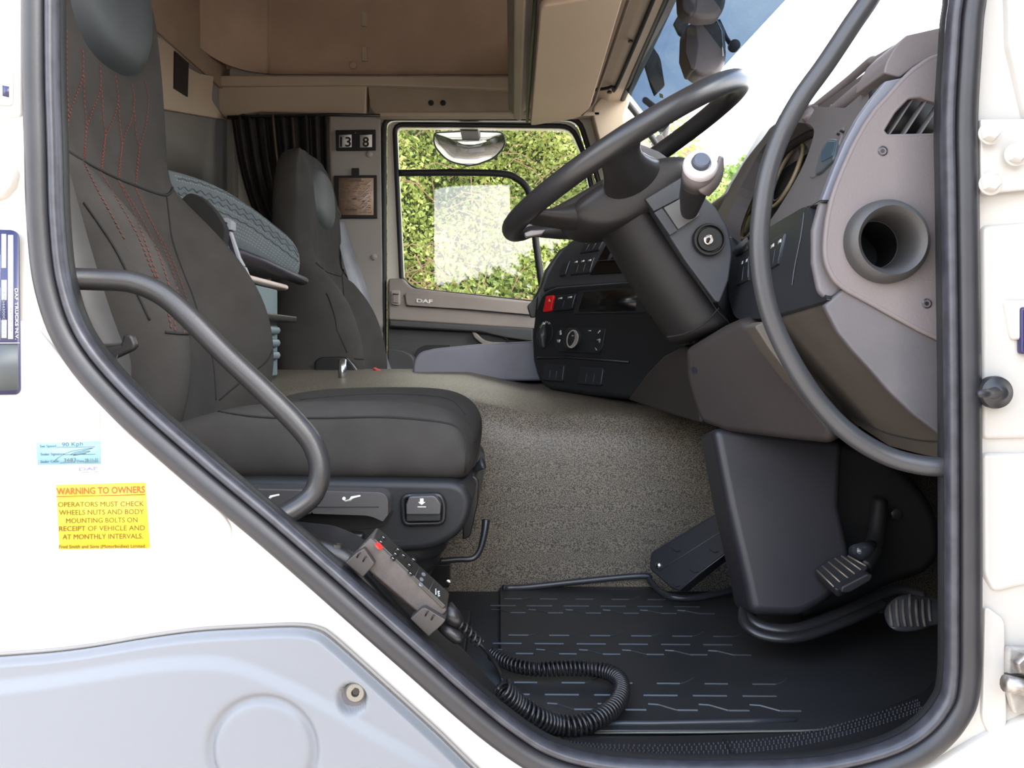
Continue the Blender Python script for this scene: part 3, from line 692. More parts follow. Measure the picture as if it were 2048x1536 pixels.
    lever([(600, 981, 4), (765, 985, 14), (776, 998, 6), (776, 1030), (766, 1044, 4), (740, 1032, 20), (625, 1028, 4)], (704, 995))
    fr = tube('button_frame', blks, [YP(.262).pt(*p) for p in rc([(805, 992, 14), (880, 990, 14), (888, 1008), (886, 1046, 12), (808, 1048, 12)], 8)], .004, s, closed=True, seg=8)
    bt = plate('height_button', lv, YP(.245), [(812, 1010), (818, 993, 6), (870, 991, 8), (882, 1008, 6), (880, 1030, 4), (812, 1030, 4)], .03, s, bevel=.005, seg=3)
    plate('button_skirt', blk, YP(.25), [(812, 1026), (881, 1026), (881, 1043, 4), (812, 1044, 4)], .02, bt, bevel=.002)
    plate('icon', icon, YP(.2445), [(840, 997), (847, 997), (847, 1004), (851, 1004), (843, 1011), (836, 1004), (840, 1004)], .0006, bt, bevel=0)
    plate('icon', icon, YP(.2445), [(835, 1013), (852, 1013), (852, 1015), (835, 1015)], .0006, bt, bevel=0)
    # bellows
    def ell(x0, x1, y0, y1, z): 
        return [(x, y, z) for x, y in [(p[0]/1000, p[1]/1000) for p in rc([(x0*1000, y0*1000), (x1*1000, y0*1000), (x1*1000, y1*1000), (x0*1000, y1*1000)], 80, 6)]]
    rg = []
    for k in range(13):
        e = (.014 if k % 2 else 0)-.006*k*.6; rg.append(ell(-.55-e, -.085+e-.004*k, .27-e+.002*k, .79+e, 1.435-.0145*k))
    loft('bellows', blk, rg, s, sub=1)
    # rails and frame
    fr = tag(box('seat_rail', blks, (-.55, .30, 1.215), (-.125, .335, 1.262), s, .003))
    box('seat_rail', blks, (-.55, .72, 1.215), (-.125, .755, 1.262), s, .003)
    box('rail_bracket', blks, (-.15, .285, 1.225), (-.118, .30, 1.255), fr, .002)
    disc('rail_bolt', steel, YP(.283), 897, 1163, [(5, 0), (5, .004), (3, .005)], fr, 12)
    tube('height_bar', blks, [YP(.33).pt(880, 1122), YP(.33).pt(915, 1119), YP(.33).pt(945, 1117), YP(.34).pt(960, 1100), YP(.36).pt(969, 1065), YP(.37).pt(972, 1040)], [.0045]*3+[.0045, .0055, .0065], s, seg=10, smooth=5)['label'] = 'black bent adjuster bar'
    # front tilt lever (grey) at the cushion front
    tube('cushion_latch', colg, [YP(.50).pt(938, 985), YP(.48).pt(944, 950), YP(.46).pt(952, 938), YP(.45).pt(966, 926)], [.008, .007, .006, .012], s, seg=10, smooth=5, flat=(1, .5))
    plate('side_shield', blks, YP(.40), [(925, 975, 6), (945, 950, 4), (958, 960, 6), (955, 1010), (940, 1075, 10), (925, 1080)], .3, s, bevel=.01, seg=3)
    return s
drv = make_seat("dark grey driver's seat with red stitching, nearest the open door")
def copy_tree(o, parent=None):
    c = o.copy(); C.objects.link(c)
    if parent is not None: c.parent = parent; c.matrix_parent_inverse = o.matrix_parent_inverse.copy()
    for ch in [k for k in list(C.objects) if k.parent == o]: copy_tree(ch, c)
    return c
pas = copy_tree(drv); pas.name = 'passenger_seat'; pas.location = V(drv.location)+V((.088, 1.13, -.058))
for ch in list(C.objects):
    if ch.parent == pas and ch.name.split('.')[0] in ('backrest', 'head_pad', 'stitching', 'seam'):
        ch.data = ch.data.copy()
        for v in ch.data.vertices:
            v.co.x += .025*min(1, max(0, (v.co.z-1.9)/.2))-.035*min(1, max(0, (1.9-v.co.z)/.1))
            if v.co.x < -.72 and v.co.z > 2.03: v.co.x += .03*(v.co.z-2.03)/.4
            if ch.name.startswith('head_pad'): v.co.x -= .016; v.co.z -= .03
            if v.co.z > 2.03: v.co.z = 2.03+(v.co.z-2.03)*.70
for st_x in [c for c in list(C.objects) if c.parent == pas and c.name.startswith('stitching')]: bpy.data.objects.remove(st_x)
pas['label'] = 'dark grey passenger seat beyond the engine tunnel, beside the far door'
bpy.data.objects.remove([o for o in C.objects if o.name.startswith('x_none')][0]) if 0 else None
pside = plate('seat_side_box', blks, YP(1.395), [(630, 770), (628, 722, 8), (640, 714, 6), (692, 713, 10), (706, 728), (724, 756), (730, 770)], .06, pas, bevel=.006, seg=3)
line('side_box_highlight', mat('highlight_pale', (120, 120, 122), .4), YP(1.392), [(694, 716), (706, 730), (724, 757)], 3, pas)  # pale line painted as the highlight on the box edge
# seat belt of the driver
bl = empty('seat_belt', (-.6, .16, 1.9), "grey seat belt running down outside the driver's seat", 'seat belt')
def ribbon(name, m, pts, parent, th=.0016):
    """pts: list of (left px, left py, right px, right py, Y left, Y right)"""
    A = [W(p[0], p[1], p[4]) for p in pts]; B = [W(p[2], p[3], p[5]) for p in pts]
    A = [V(p) for p in cr_([tuple(v) for v in A], 6)]; B = [V(p) for p in cr_([tuple(v) for v in B], 6)]
    vs = A+B; n = len(A); fs = [[i, i+1, n+i+1, n+i] for i in range(n-1)]
    o = finish(mesh(vs, fs), name, m, parent); s = o.modifiers.new('s', 'SOLIDIFY'); s.thickness = th; s.offset = 0; return o
ribbon('belt_webbing', belt, [(20, 0, 85, 120, .30, .33), (40, 180, 118, 262, .22, .25), (70, 350, 154, 400, .17, .20), (90, 480, 187, 515, .14, .17), (125, 600, 222, 625, .13, .16), (150, 700, 247, 690, .13, .15)], bl)
ribbon('lower_webbing', belt, [(170, 690, 256, 700, .16, .18), (190, 730, 262, 730, .16, .18), (215, 790, 264, 780, .16, .17), (245, 880, 280, 870, .16, .17)], bl)
plate('belt_guide', beltd, YP(.125), [(165, 692), (205, 698, 4), (240, 690), (246, 668, 6), (262, 668, 8), (272, 690, 8), (266, 700, 5), (232, 716), (180, 726), (160, 712)], .012, bl, bevel=.004, seg=3)
plate('belt_tongue', steel, YP(.12), [(222, 716), (236, 708, 3), (231, 722), (232, 752, 2), (224, 746), (206, 738), (200, 722)], .003, bl, bevel=.001)
plate('tongue_plastic', beltd, YP(.118), [(190, 716), (226, 712), (228, 742), (196, 732)], .008, bl, bevel=.002)
# passenger belt
b2 = empty('seat_belt', (-.5, 1.95, 1.8), 'pale grey seat belt against the pillar behind the passenger seat', 'seat belt')
shin = mat('belt_pale', (128, 130, 136), .45, vary=(25, .12))
ribbon('belt_webbing', shin, [(672, 446, 688, 440, 1.86, 1.93), (681, 500, 706, 500, 1.84, 1.92), (697, 560, 728, 560, 1.84, 1.92), (718, 620, 752, 640, 1.84, 1.92), (745, 690, 776, 720, 1.84, 1.92), (762, 735, 786, 745, 1.84, 1.92)], b2)
plate('belt_guide', beltd, YP(1.86), [(654, 382, 4), (664, 392, 8), (680, 430, 6), (676, 436, 3), (668, 418), (666, 446), (674, 452, 3), (664, 440, 3), (654, 400)], .03, b2, bevel=.004)
# mattress and bunk
bk = empty('bunk', (-.7, 1.2, 1.85), 'grey quilted bunk mattress on a pale edged base behind the seats', 'bunk')
mtt = mat('mattress_cloth', (92, 100, 104), .9, bump=(900, .3), vary=(30, .08), )
XM = -.56
def xface(name, m, x, x1, prof, y0, y1, parent, bevel=.01, seg=3):
    return yslab(name, m, prof, y0, y1, parent, bevel)
rg_ = []
for px, t, bt__, Y in ((338, 326, 470, .80), (350, 329, 474, .81), (400, 342, 486, .86), (450, 362, 500, .93), (500, 392, 518, 1.01), (550, 432, 540, 1.11), (588, 464, 556, 1.20), (600, 480, 560, 1.225), (604, 500, 558, 1.23)):
    T, B2 = W(px, t, Y), W(px, bt__, Y); x = T.x
    rg_.append([(x-.3, Y, B2.z), (x-.02, Y, B2.z), (x-.002, Y, B2.z+.014), (x, Y, (T.z+B2.z)/2), (x-.004, Y, T.z-.018), (x-.024, Y, T.z), (x-.3, Y, T.z)])
mo = loft('mattress', mtt, rg_, bk, sub=2)
tm = bvh(mo)
bb_ = [W(470, 505, .93), W(520, 524, 1.03), W(570, 548, 1.13), W(604, 562, 1.225)]
tube('bunk_edge', mat('bunk_edge_dark', (52, 50, 60), .5), bb_, .012, bk, seg=10, flat=(1, 1.6))
ql = mat('quilt_line', (76, 84, 88), .9)
for dt__, amp in ((26, 1.5), (44, 3.2), (56, 3.2), (74, 1.2)):
    q = []
    for i in range(70):
        x = 356+240*i/69; y = np.interp(x, [350, 400, 450, 500, 550, 588, 600], [329, 342, 362, 392, 432, 464, 476])+dt__*(1-(x-350)/800)+amp*math.sin(i*1.3+dt__)
        h = hit(tm, x, y, .0003)
        if h is not None: q.append(h)
    if len(q) > 3: tube('quilt_line', ql, q, .0016, bk, seg=6)
vs = []; fs = []
for r_ in range(14):
    for i in range(48):
        x = 352+252*i/47+(r_ % 2)*2.6; y = np.interp(x, [350, 400, 450, 500, 550, 588, 600], [329, 342, 362, 392, 432, 464, 476])+(6+r_*8.2)*(1-(x-350)/900)
        if 3 < r_ < 7: continue
        h = hit(tm, x, y, .0004)
        if h is None: continue
        k = len(vs); u_ = V((.0008, .0022, -.0012)); v_ = V((0, 0, .0007)); vs += [h-u_-v_, h+u_-v_, h+u_+v_, h-u_+v_]; fs.append([k, k+1, k+2, k+3])
o = finish(mesh(vs, fs), 'woven_dashes', mat('pale_thread', (150, 152, 142), .9), bk, smooth=False); o['kind'] = 'stuff'
yslab('bunk_base', pink, [(XM-.3, 1.838), (XM-.01, 1.838), (XM-.004, 1.842), (XM-.004, 1.848), (XM-.01, 1.852), (XM-.3, 1.852)], .8, 1.14, bk, .002)
# storage box below the bunk
sb = empty('storage_box', (-.62, 1.15, 1.65), 'blue grey storage box with louvred side under the bunk', 'storage box')
yslab('box_body', teal, [(-.60, 1.625), (-.572, 1.625), (-.572, 1.835), (-.60, 1.835)], .80, 1.075, sb, .004)
yslab('box_core', deep, [(-1.0, 1.6), (-.60, 1.6), (-.60, 1.83), (-1.0, 1.83)], .80, 1.06, sb, .004)
yslab('shelf_lip', blks, [(-.58, 1.757), (-.545, 1.757), (-.545, 1.772), (-.58, 1.772)], .82, 1.15, sb, .003)
for z in (1.735, 1.705, 1.675): 
    tube('louvre', teal, [V((-.572, .86, z)), V((-.566, .88, z)), V((-.566, 1.03, z)), V((-.572, 1.055, z))], .010, sb, seg=8, smooth=3)
# items between seats: dark well and a small post
tube('floor_post', steel, [V((-.42, 1.10, 1.60)), V((-.42, 1.10, 1.665))], .010) and None
po = C.objects['floor_post']; tag(po, 'short metal post on the tunnel between the seats', 'post')
# folded armrest of the driver's seat (grey bracket)
ar = empty('armrest', (-.56, .86, 1.9), "grey folded armrest hinge on the inner side of the driver's seat", 'armrest')
arm = mat('armrest_grey', (150, 154, 164), .35); armd = mat('armrest_dark', (40, 42, 50), .4)
AR = YP(.84)
plate('hinge_cap', arm, AR, [(431, 452, 8), (440, 437, 8), (455, 435, 6), (463, 442, 4), (462, 460, 3), (446, 458), (440, 464), (436, 480, 3), (430, 475)], .03, ar, bevel=.005, seg=3)
plate('arm_link', arm, YP(.838), [(446, 466, 4), (462, 462, 4), (468, 480), (480, 515), (489, 532, 3), (482, 536, 2), (470, 525), (455, 495), (448, 480)], .012, ar, bevel=.003)
plate('arm_slot', armd, YP(.8375), [(452, 472, 3), (459, 469, 3), (470, 505), (476, 522, 2), (468, 514), (458, 494)], .001, ar, bevel=.0003)
plate('arm_inner', armd, YP(.845), [(436, 462), (464, 455), (462, 466), (446, 470), (452, 500), (442, 484)], .012, ar, bevel=.001)
plate('arm_foot', arm, YP(.838), [(484, 532), (491, 534, 2), (498, 552), (492, 548)], .01, ar, bevel=.001)
plate('bolster_shadow', mat('bolster_shadow_black', (34, 34, 34), .9), YP(.80), [(360, 400), (378, 385, 8), (402, 392, 12), (432, 424, 14), (450, 456, 10), (446, 500, 8), (420, 480), (390, 440)], .03, ar, bevel=.010, seg=3)  # dark plate standing in for the shadow of the seat bolster
disc('hinge_pin', armd, YP(.839), 452, 447, [(3, 0), (3, .002)], ar, 12)
# curtain
ct = empty('curtain', (-.85, 1.98, 2.2), 'black pleated curtain with brown stripes hanging behind the passenger seat', 'curtain')
cm = mat('curtain_black', (34, 31, 30), .9, vary=(20, .2)); cms = mat('curtain_stripe', (88, 66, 54), .85)
nx = 90; rows = [(0, 462, 660, 231), (1, 478, 662, 330), (2, 505, 668, 420), (3, 545, 680, 500), (4, 590, 690, 600)]
rows = [tuple(r) for r in cr_([(a, b, c) for _, a, b, c in rows], 4)]
vs = []; fs = []; mi_ = []
for (x0, x1, y) in rows:
    for i in range(nx):
        t = i/(nx-1); ph = t*2*math.pi*9; p = W(x0+(x1-x0)*t, y+3*math.sin(t*40)*(y < 240), 1.95+.022*math.sin(ph)+.008*math.sin(ph*2.3)); vs.append(p)
for j in range(len(rows)-1):
    for i in range(nx-1): fs.append([j*nx+i, j*nx+i+1, (j+1)*nx+i+1, (j+1)*nx+i]); mi_.append(1 if (i % 17 in (3,) or i % 23 == 9) else 0)
o = finish(mesh(vs, fs), 'curtain_cloth', cm, ct); o.data.materials.append(cms); 
for p, k in zip(o.data.polygons, mi_): p.material_index = k
o.modifiers.new('s', 'SOLIDIFY').thickness = .002
tube('curtain_rail', blks, [W(455, 234, 1.93), W(665, 229, 1.93), W(760, 231, 1.93)], .006, ct, seg=8)
# number frame and document frame
nf = empty('number_frame', (-.6, 2.0, 2.45), 'black frame holding the numbers 13 and 8 on the pillar', 'frame')
q = YP(2.015)
plate('frame', deep, q, [(671, 260), (751, 259), (751, 300), (672, 301)], .012, nf, bevel=.002)
card_ = mat('card_white', (225, 220, 216), .6)
for x0, x1, s in ((678, 703, '13'), (720, 744, '8')):
    plate('number_card', card_, YP(2.014), [(x0, 270), (x1, 269), (x1, 294), (x0, 295)], .001, nf, bevel=0)
    text('number', s, deep, YP(2.0138), (x0+2 if s == '13' else x0+5, 293), (x1-1 if s == '13' else x1-6, 293), 19, nf, bold=.02)
disc('frame_screw', steel, YP(2.0145), 711, 266, [(2.5, 0), (2, .002)], nf, 10)
df = empty('document_frame', (-.6, 2.0, 2.25), 'black framed document under clear plastic, below the number frame', 'frame')
plate('frame', deep, q, [(668, 351), (753, 350), (754, 436), (668, 436)], .014, df, bevel=.002)
plate('hanging_tab', deep, q, [(703, 336), (718, 336), (718, 352), (703, 352)], .006, df, bevel=.001)
paper = mat('tan_paper', (176, 150, 130), .5, vary=(60, .1))
plate('document', paper, YP(2.012), [(677, 356), (747, 356), (747, 430), (677, 430)], .001, df, bevel=0)
ink = mat('faded_ink', (120, 98, 84), .8); rr = random.Random(2)
vs = []
im = []
for k in range(22):
    y = 362+k*3; x = 680
    while x < 742:
        wd = rr.uniform(3, 12)
        if rr.random() < .6: im.append((x, y, min(743, x+wd), y+1))
        x += wd+rr.uniform(1, 4)
im += [(703, 357, 722, 363), (690, 418, 714, 421), (705, 396, 713, 399), (724, 402, 742, 403), (724, 414, 742, 415)]
vs = []; fs = []
for x0, y0, x1, y1 in im:
    k = len(vs); vs += [YP(2.0105).pt(*p) for p in ((x0, y0), (x1, y0), (x1, y1), (x0, y1))]; fs.append([k, k+1, k+2, k+3])
o = finish(mesh(vs, fs), 'document_print', ink, df, smooth=False); o['kind'] = 'stuff'
# creased clear sleeve glints
for k in range(5):
    x, y = 738-k*2, 366+k*12
    tube('sleeve_crease', mat('clear_sleeve', (200, 190, 184), .15), [YP(2.0105).pt(x+6, y-8+3), YP(2.009).pt(x-2, y+2), YP(2.0105).pt(x-12, y+9)], [.0006, .0028, .0004], df, seg=6, smooth=4, flat=(1, .3))
# rear of passenger side: grey tray panel between seats and dash
tr_ = empty('centre_tray', (-.1, 1.35, 1.65), 'smooth grey tray panel on top of the engine tunnel, left of the console', 'tray')
plate('tray_body', mat('tray_grey', (112, 112, 122), .5, bump=(500, .1)), YP(1.30), [(824, 762), (826, 722, 10), (838, 704, 14), (870, 697), (960, 688), (1090, 681), (1110, 700), (1110, 762)], .36, tr_, bevel=.008, seg=3)
# passenger seat buckle, red
bu = empty('belt_buckle', (-.45, 1.5, 1.63), 'black belt buckle with red release button beside the passenger seat', 'buckle')
plate('buckle_body', beltd, YP(1.38), [(738, 756), (746, 738, 3), (772, 748, 3), (768, 758)], .03, bu, bevel=.003)
plate('release_button', mat('red_button', (215, 44, 40), .4, emit=0), YP(1.379), [(745, 737), (748, 735, 2), (772, 746), (771, 750)], .02, bu, bevel=.001)
# ================================================================ DOOR SEAL, OPEN DOOR, HANDLES, HINGES
sl = empty('door_seal', (0, 0, 1.2), "black rubber seal around the driver's door opening", 'seal')
tube('seal_bulb', rub, [YP(-.006).pt(*p) for p in sealp], .0128, sl, seg=14, closed=True, up=(0, 1, 0))
tube('seal_lip', rubs, [YP(-.004).pt(*p) for p in inward(sealp, 35)], .0062, sl, seg=10, closed=True, up=(0, 1, 0), flat=(1.8, 1))
tube('seal_flange', rub, [YP(.012).pt(*p) for p in inward(sealp, 26)], .010, sl, seg=8, closed=True, up=(0, 1, 0), flat=(1.3, 1.3))
tube('inner_trim', blk, [YP(.022).pt(*p) for p in inward(sealp, 44)], .0075, sl, seg=8, closed=True, up=(0, 1, 0), flat=(2.2, .8))
# the open driver's door, outside the frame to the right
od = empty('door_2', (.66, -.5, 1.2), kind='structure')
hexa('door_shell', white, [V(p) for p in ((.60, -.03, 1.15), (.80, -1.0, 1.15), (.80, -1.0, 2.75), (.60, -.03, 2.75), (.66, -.02, 1.15), (.86, -1.0, 1.15), (.86, -1.0, 2.75), (.66, -.02, 2.75))][:8], od, .01)
hexa('door_trim', cardd, [V(p) for p in ((.585, -.06, 1.18), (.785, -.97, 1.18), (.785, -.97, 1.85), (.585, -.06, 1.85), (.61, -.05, 1.18), (.81, -.96, 1.18), (.81, -.96, 1.85), (.61, -.05, 1.85))], od, .01)
hexa('door_glass', deep, [V(p) for p in ((.59, -.10, 1.92), (.77, -.92, 1.92), (.77, -.92, 2.6), (.59, -.10, 2.5), (.62, -.10, 1.92), (.80, -.92, 1.92), (.80, -.92, 2.6), (.62, -.10, 2.5))], od, .01)
# grab handles
g1 = empty('grab_handle', (-.35, .05, 1.6), 'thick black grab handle curving over the seat cushion beside the door seal', 'grab handle')
hp_ = [(100, 553, .03), (128, 557, .045), (190, 559, .06), (262, 564, .07), (322, 588, .075), (375, 632, .075), (450, 708, .075), (530, 784, .075), (592, 846, .075), (626, 890, .075), (640, 940, .072), (628, 985, .068), (600, 1012, .06), (555, 1038, .045), (515, 1060, .03)]
tube('handle_tube', mat('handle_coating', (48, 47, 48), .34, bump=(500, .25, .0006)), [W(*p) for p in hp_], .0129, g1, seg=18, smooth=8)
g2 = empty('grab_handle', (.36, .04, 1.7), 'long black curved grab bar in front of the dash end', 'grab handle')
hp_ = [(1790, -130, .02), (1755, -30, .03), (1700, 55, .035), (1650, 130, .04), (1600, 200, .045), (1560, 275, .05), (1535, 350, .05), (1522, 430, .05), (1519, 500, .05), (1528, 580, .05), (1550, 655, .05), (1590, 735, .05), (1640, 808, .05), (1700, 868, .045), (1770, 910, .04), (1840, 930, .03), (1905, 934, .02)]
tube('handle_tube', mat('handle_coating_b', (52, 53, 56), .38, bump=(500, .25, .0006)), [W(*p) for p in hp_], .0112, g2, seg=18, smooth=8)
# door check stop, hinge plate, bolts
st = empty('door_buffer', (.55, -.01, 1.65), 'round black rubber door buffer on the white jamb', 'buffer')
disc('rubber_cup', rub, YP(-.012), 1984, 784, [(32, 0), (33, .006), (31, .010), (20, .013), (14, .018), (9, .020)], st)
tube('buffer_pin', rub, [W(1990, 786, -.03), W(1958, 788, -.055)], [.0065, .0035], st, seg=10)
hn = plate('upper_hinge', white, YP(-.014), [(1962, 238), (2120, 236), (2120, 372), (1968, 388), (1962, 380)], .008, wr, bevel=.002)
hn['label'] = 'white upper hinge plate with three bolts'
for x, y in ((1977, 265), (2029, 308), (1978, 366)):
    disc('washer', white, YP(-.022), x+2, y+2, [(23, 0), (23, .002), (21, .003)], hn, 28)
    disc('hexagon_bolt', white, YP(-.025), x, y, [(19, 0), (19, .006), (15, .009)], hn, 6)
wst = mat('worn_steel', (150, 145, 140), .4, metal=.8, vary=(80, .5))
h2 = plate('lower_hinge', mat('chipped_paint', (150, 146, 140), .5, vary=(60, .25)), YP(-.014), [(2018, 1296), (2120, 1296), (2120, 1430), (2030, 1430), (2016, 1380)], .01, wr, bevel=.003)
h2['label'] = 'worn steel lower hinge'
disc('hexagon_bolt', wst, YP(-.024), 2042, 1325, [(22, 0), (22, .008), (17, .011)], h2, 6)
tube('hinge_pin', wst, [W(2010, 1366, -.03), W(2080, 1382, -.03)], .009, h2, seg=12)
plate('bracket_arm', blks, YP(-.02), [(2018, 1352), (2090, 1350), (2090, 1364), (2020, 1362)], .01, h2, bevel=.001)
pd = plate('door_lamp', mat('navy_lens', (38, 34, 78), .2), YP(-.016), [(2044, 614, 6), (2090, 614), (2090, 710), (2044, 708, 6)], .01, None, bevel=.003); tag(pd, 'small dark blue block cut by the right edge above the buffer', 'lens')
# white door handle / lock striker at the left edge
sk = empty('door_striker', (-.6, 0, 1.9), 'white faceted door lock striker at the left edge above the data plate', 'striker')
plate('striker_body', white, YP(-.014), [(-80, 300), (0, 300), (10, 306), (24, 345), (18, 372), (0, 392), (-80, 400)], .03, sk, bevel=.003)
plate('striker_face', mat('striker_grey', (176, 178, 182), .5), YP(-.0145), [(-80, 350), (2, 352), (18, 358), (10, 372), (-80, 384)], .002, sk, bevel=.0006)
# ================================================================ STICKERS
def sticker(lab, pts, m, y=-.0055, name='sticker'):
    e = empty(name, (-.5, -.005, 1.6), lab, 'sticker'); plate('backing', m, YP(y), pts, .0006, e, bevel=0); return e
SP = YP(-.0056)
yel = mat('sticker_yellow', (196, 176, 40), .5, vary=(2, .02)); org = mat('sticker_orange', (176, 66, 26), .5, vary=(2, .02)); brn = mat('sticker_brown', (92, 66, 8), .5, vary=(2, .02))
s1 = sticker('yellow warning notice to owners on the white body below the speed sticker', [(112, 970), (290, 965), (299, 1096), (119, 1099)], yel)
def rowt(p, t, x0, y0, x1, y1, h, m, bold=.0, **k): text('lettering', t, m, SP, (x0, y0), (x1, y1), h, p, off=.0002, ext=.0002, bold=bold)
rowt(s1, 'WARNING TO OWNERS', 113, 989, 290, 985, 13, org, .02)
line('rule', org, SP, [(113, 993), (290, 989)], 1.5, s1, off=.0003)
for t, a, b, y in (('OPERATORS MUST CHECK', 116, 288, 1014), ('WHEELS NUTS AND BODY', 118, 288, 1030), ('MOUNTING BOLTS ON', 132, 275, 1046.5), ('RECEIPT OF VEHICLE AND', 118, 290, 1062.5), ('AT MONTHLY INTERVALS.', 125, 286, 1079)):
    rowt(s1, t, a, y, b, y-2, 10, brn, 0)
rowt(s1, 'Fred Smith and Sons (Motorbodies) Limited.', 118, 1097, 292, 1095.5, 6.5, brn)
s2 = sticker('white and pale blue speed limiter sticker with handwriting on the body', [(67, 828), (199, 826), (200, 957), (72, 958)], mat('sticker_white', (230, 230, 230), .5))
lb = mat('sticker_pale_blue', (118, 158, 170), .5); bt_ = mat('print_blue', (70, 84, 112), .6); pen = mat('pen_ink', (70, 80, 92), .6)
plate('blue_panel', lb, YP(-.0057), [(72, 886), (200, 882), (201, 928), (75, 930)], .0004, s2, bevel=0)
rowt(s2, 'Set Speed', 80, 895, 112, 894, 5, bt_); rowt(s2, 'Sealer Signature', 81, 911, 129, 910, 5, bt_); rowt(s2, 'Sealer Code', 81, 926, 117, 925, 5, bt_); rowt(s2, 'Date', 154, 925, 168, 924.5, 5, bt_)
rowt(s2, '90 Kph', 124, 893, 166, 891, 8, pen); rowt(s2, '3683', 128, 924, 152, 923, 7, pen); rowt(s2, '28-11-31', 170, 923.5, 196, 922.5, 6, pen)
for a, b, y in ((113, 190, 894.5), (130, 191, 909.5), (120, 151, 926), (168, 197, 925)): line('rule', bt_, YP(-.0058), [(a, y), (b, y-1)], .8, s2, off=.0003)
line('signature', pen, YP(-.0058), [(107, 923), (122, 912), (145, 902), (186, 896), (150, 905), (142, 910), (168, 903), (180, 903), (146, 911), (172, 907)], .8, s2, off=.0004, smooth=4)
rowt(s2, 'DAF', 158, 942, 196, 940, 6.5, mat('pale_violet', (110, 112, 140), .6), .03); line('rule', bt_, YP(-.0058), [(159, 945), (196, 943.5)], .8, s2, off=.0003)
navy = mat('plate_navy', (38, 40, 74), .35)
s3 = sticker('dark blue vehicle data plate with pale cells at the left edge', [(-120, 456), (26, 460, 8), (38, 468, 8), (41, 782, 8), (34, 789, 6), (-120, 792)], navy, y=-.0058)
cell = mat('plate_cell', (206, 210, 212), .5)
for x0, x1, y0, y1 in ((3, 12, 468, 536), (16, 26, 470, 678), (3, 13, 560, 600), (-30, 0, 510, 560), (3, 13, 640, 676), (-30, 0, 575, 622), (-30, 0, 636, 680)):
    plate('data_cell', cell, YP(-.0060), [(x0, y0), (x1, y0), (x1, y1), (x0, y1)], .0003, s3, bevel=0)
P6 = YP(-.0061); wt = mat('print_white', (215, 218, 225), .5); gp = mat('print_grey', (120, 124, 130), .6)
text('lettering', 'DAF TRUCKS N.V.', wt, P6, (30, 577), (31, 679), 6, s3, hdir=(1, 0))
text('lettering', 'e5*2007/46*1010*', gp, P6, (19, 566), (19.5, 664), 5, s3, hdir=(1, 0))
text('lettering', 'XLRTEH4300G292621', gp, P6, (5, 569), (6, 674), 5, s3, hdir=(1, 0))
line('rule', wt, P6, [(-60, 686), (39, 686)], 1.5, s3); plate('lower_field', mat('plate_field', (66, 72, 76), .45, vary=(8, .3)), YP(-.0060), [(-110, 690), (36, 689), (37, 780, 6), (-110, 786)], .0003, s3, bevel=0)
s4 = sticker('small white sticker with a black square at the upper left edge', [(-80, 126), (18, 132, 6), (26, 138, 6), (25, 208, 5), (18, 211, 5), (-80, 204)], mat('sticker_white_b', (214, 214, 216), .5), y=-.0062)
plate('black_square', navy, YP(-.0064), [(4, 170), (18, 173), (18, 195), (5, 192)], .0003, s4, bevel=0)
line('border', gp, YP(-.0064), [(-80, 128), (18, 134), (24, 140), (23, 206), (-80, 202)], .7, s4)
# ================================================================ SILVER LOWER PANEL (relief modelled as a height field)
lp = empty('wheel_arch_panel', (-.4, -.02, 1.1), 'silver grey plastic wheel arch panel with round embossed ring, bottom left', 'body panel')
def seg_d(P, path):
    best = np.full(P.shape[:-1], 1e9)
    for a, b in zip(path[:-1], path[1:]):
        a = np.array(a, float); b = np.array(b, float); ab = b-a; t = np.clip(((P-a)@ab)/(ab@ab), 0, 1)
        best = np.minimum(best, np.linalg.norm(P-(a+t[..., None]*ab), axis=-1))
    return best
top = [tuple(p) for p in cr_([(-300, 1330), (0, 1309), (150, 1296), (300, 1272), (400, 1259), (500, 1253), (590, 1250), (635, 1256), (668, 1276), (760, 1358), (870, 1458), (1000, 1578), (1150, 1660)], 8)]
tx = np.array([p[0] for p in top]); ty = np.array([p[1] for p in top])
inner_ = [tuple(p) for p in cr_([(-300, 1372), (0, 1350), (150, 1332), (300, 1308), (400, 1300), (470, 1304), (540, 1326), (640, 1372), (740, 1430), (860, 1500), (1000, 1600)], 8)]
ix = np.array([p[0] for p in inner_]); iy = np.array([p[1] for p in inner_])
NX, NY = 300, 130; vs = []; fs = []
xs = np.linspace(-300, 1120, NX)
ss = lambda a: np.clip(a, 0, 1)**2*(3-2*np.clip(a, 0, 1))
G = np.zeros((NY, NX, 2))
for i, x in enumerate(xs):
    y0 = np.interp(x, tx, ty); ys = y0+(np.linspace(0, 1, NY)**1.25)*(2000-y0); G[:, i, 0] = x; G[:, i, 1] = ys
dt_ = seg_d(G, top); h = .012*ss(dt_/12)
below = G[..., 1]-np.interp(G[..., 0], ix, iy); h += .007*ss((below*.8+6)/26)*np.where(G[..., 0] > -999, 1, 0)
r = np.hypot(G[..., 0]-540, (G[..., 1]-1478)); h -= .006*np.exp(-((r-101)/8.5)**2)*1.0
rs = np.hypot(G[..., 0]-711, G[..., 1]-1382); h -= .010*(1-ss((rs-22)/10))
for j in range(NY):
    for i in range(NX): v = W(G[j, i, 0], G[j, i, 1], 0); vs.append((v.x, -.008-h[j, i], v.z))
for j in range(NY-1):
    for i in range(NX-1): a = j*NX+i; fs.append([a, a+1, a+NX+1, a+NX])
o = finish(mesh(vs, fs), 'panel_skin', silver, lp); o.modifiers.new('s', 'SOLIDIFY').thickness = -.006
tube('panel_edge_gap', mat('edge_gap_grey', (120, 118, 116), .6), [YP(-.004).pt(p[0]+1, p[1]-1) for p in top], .0022, lp, seg=6)
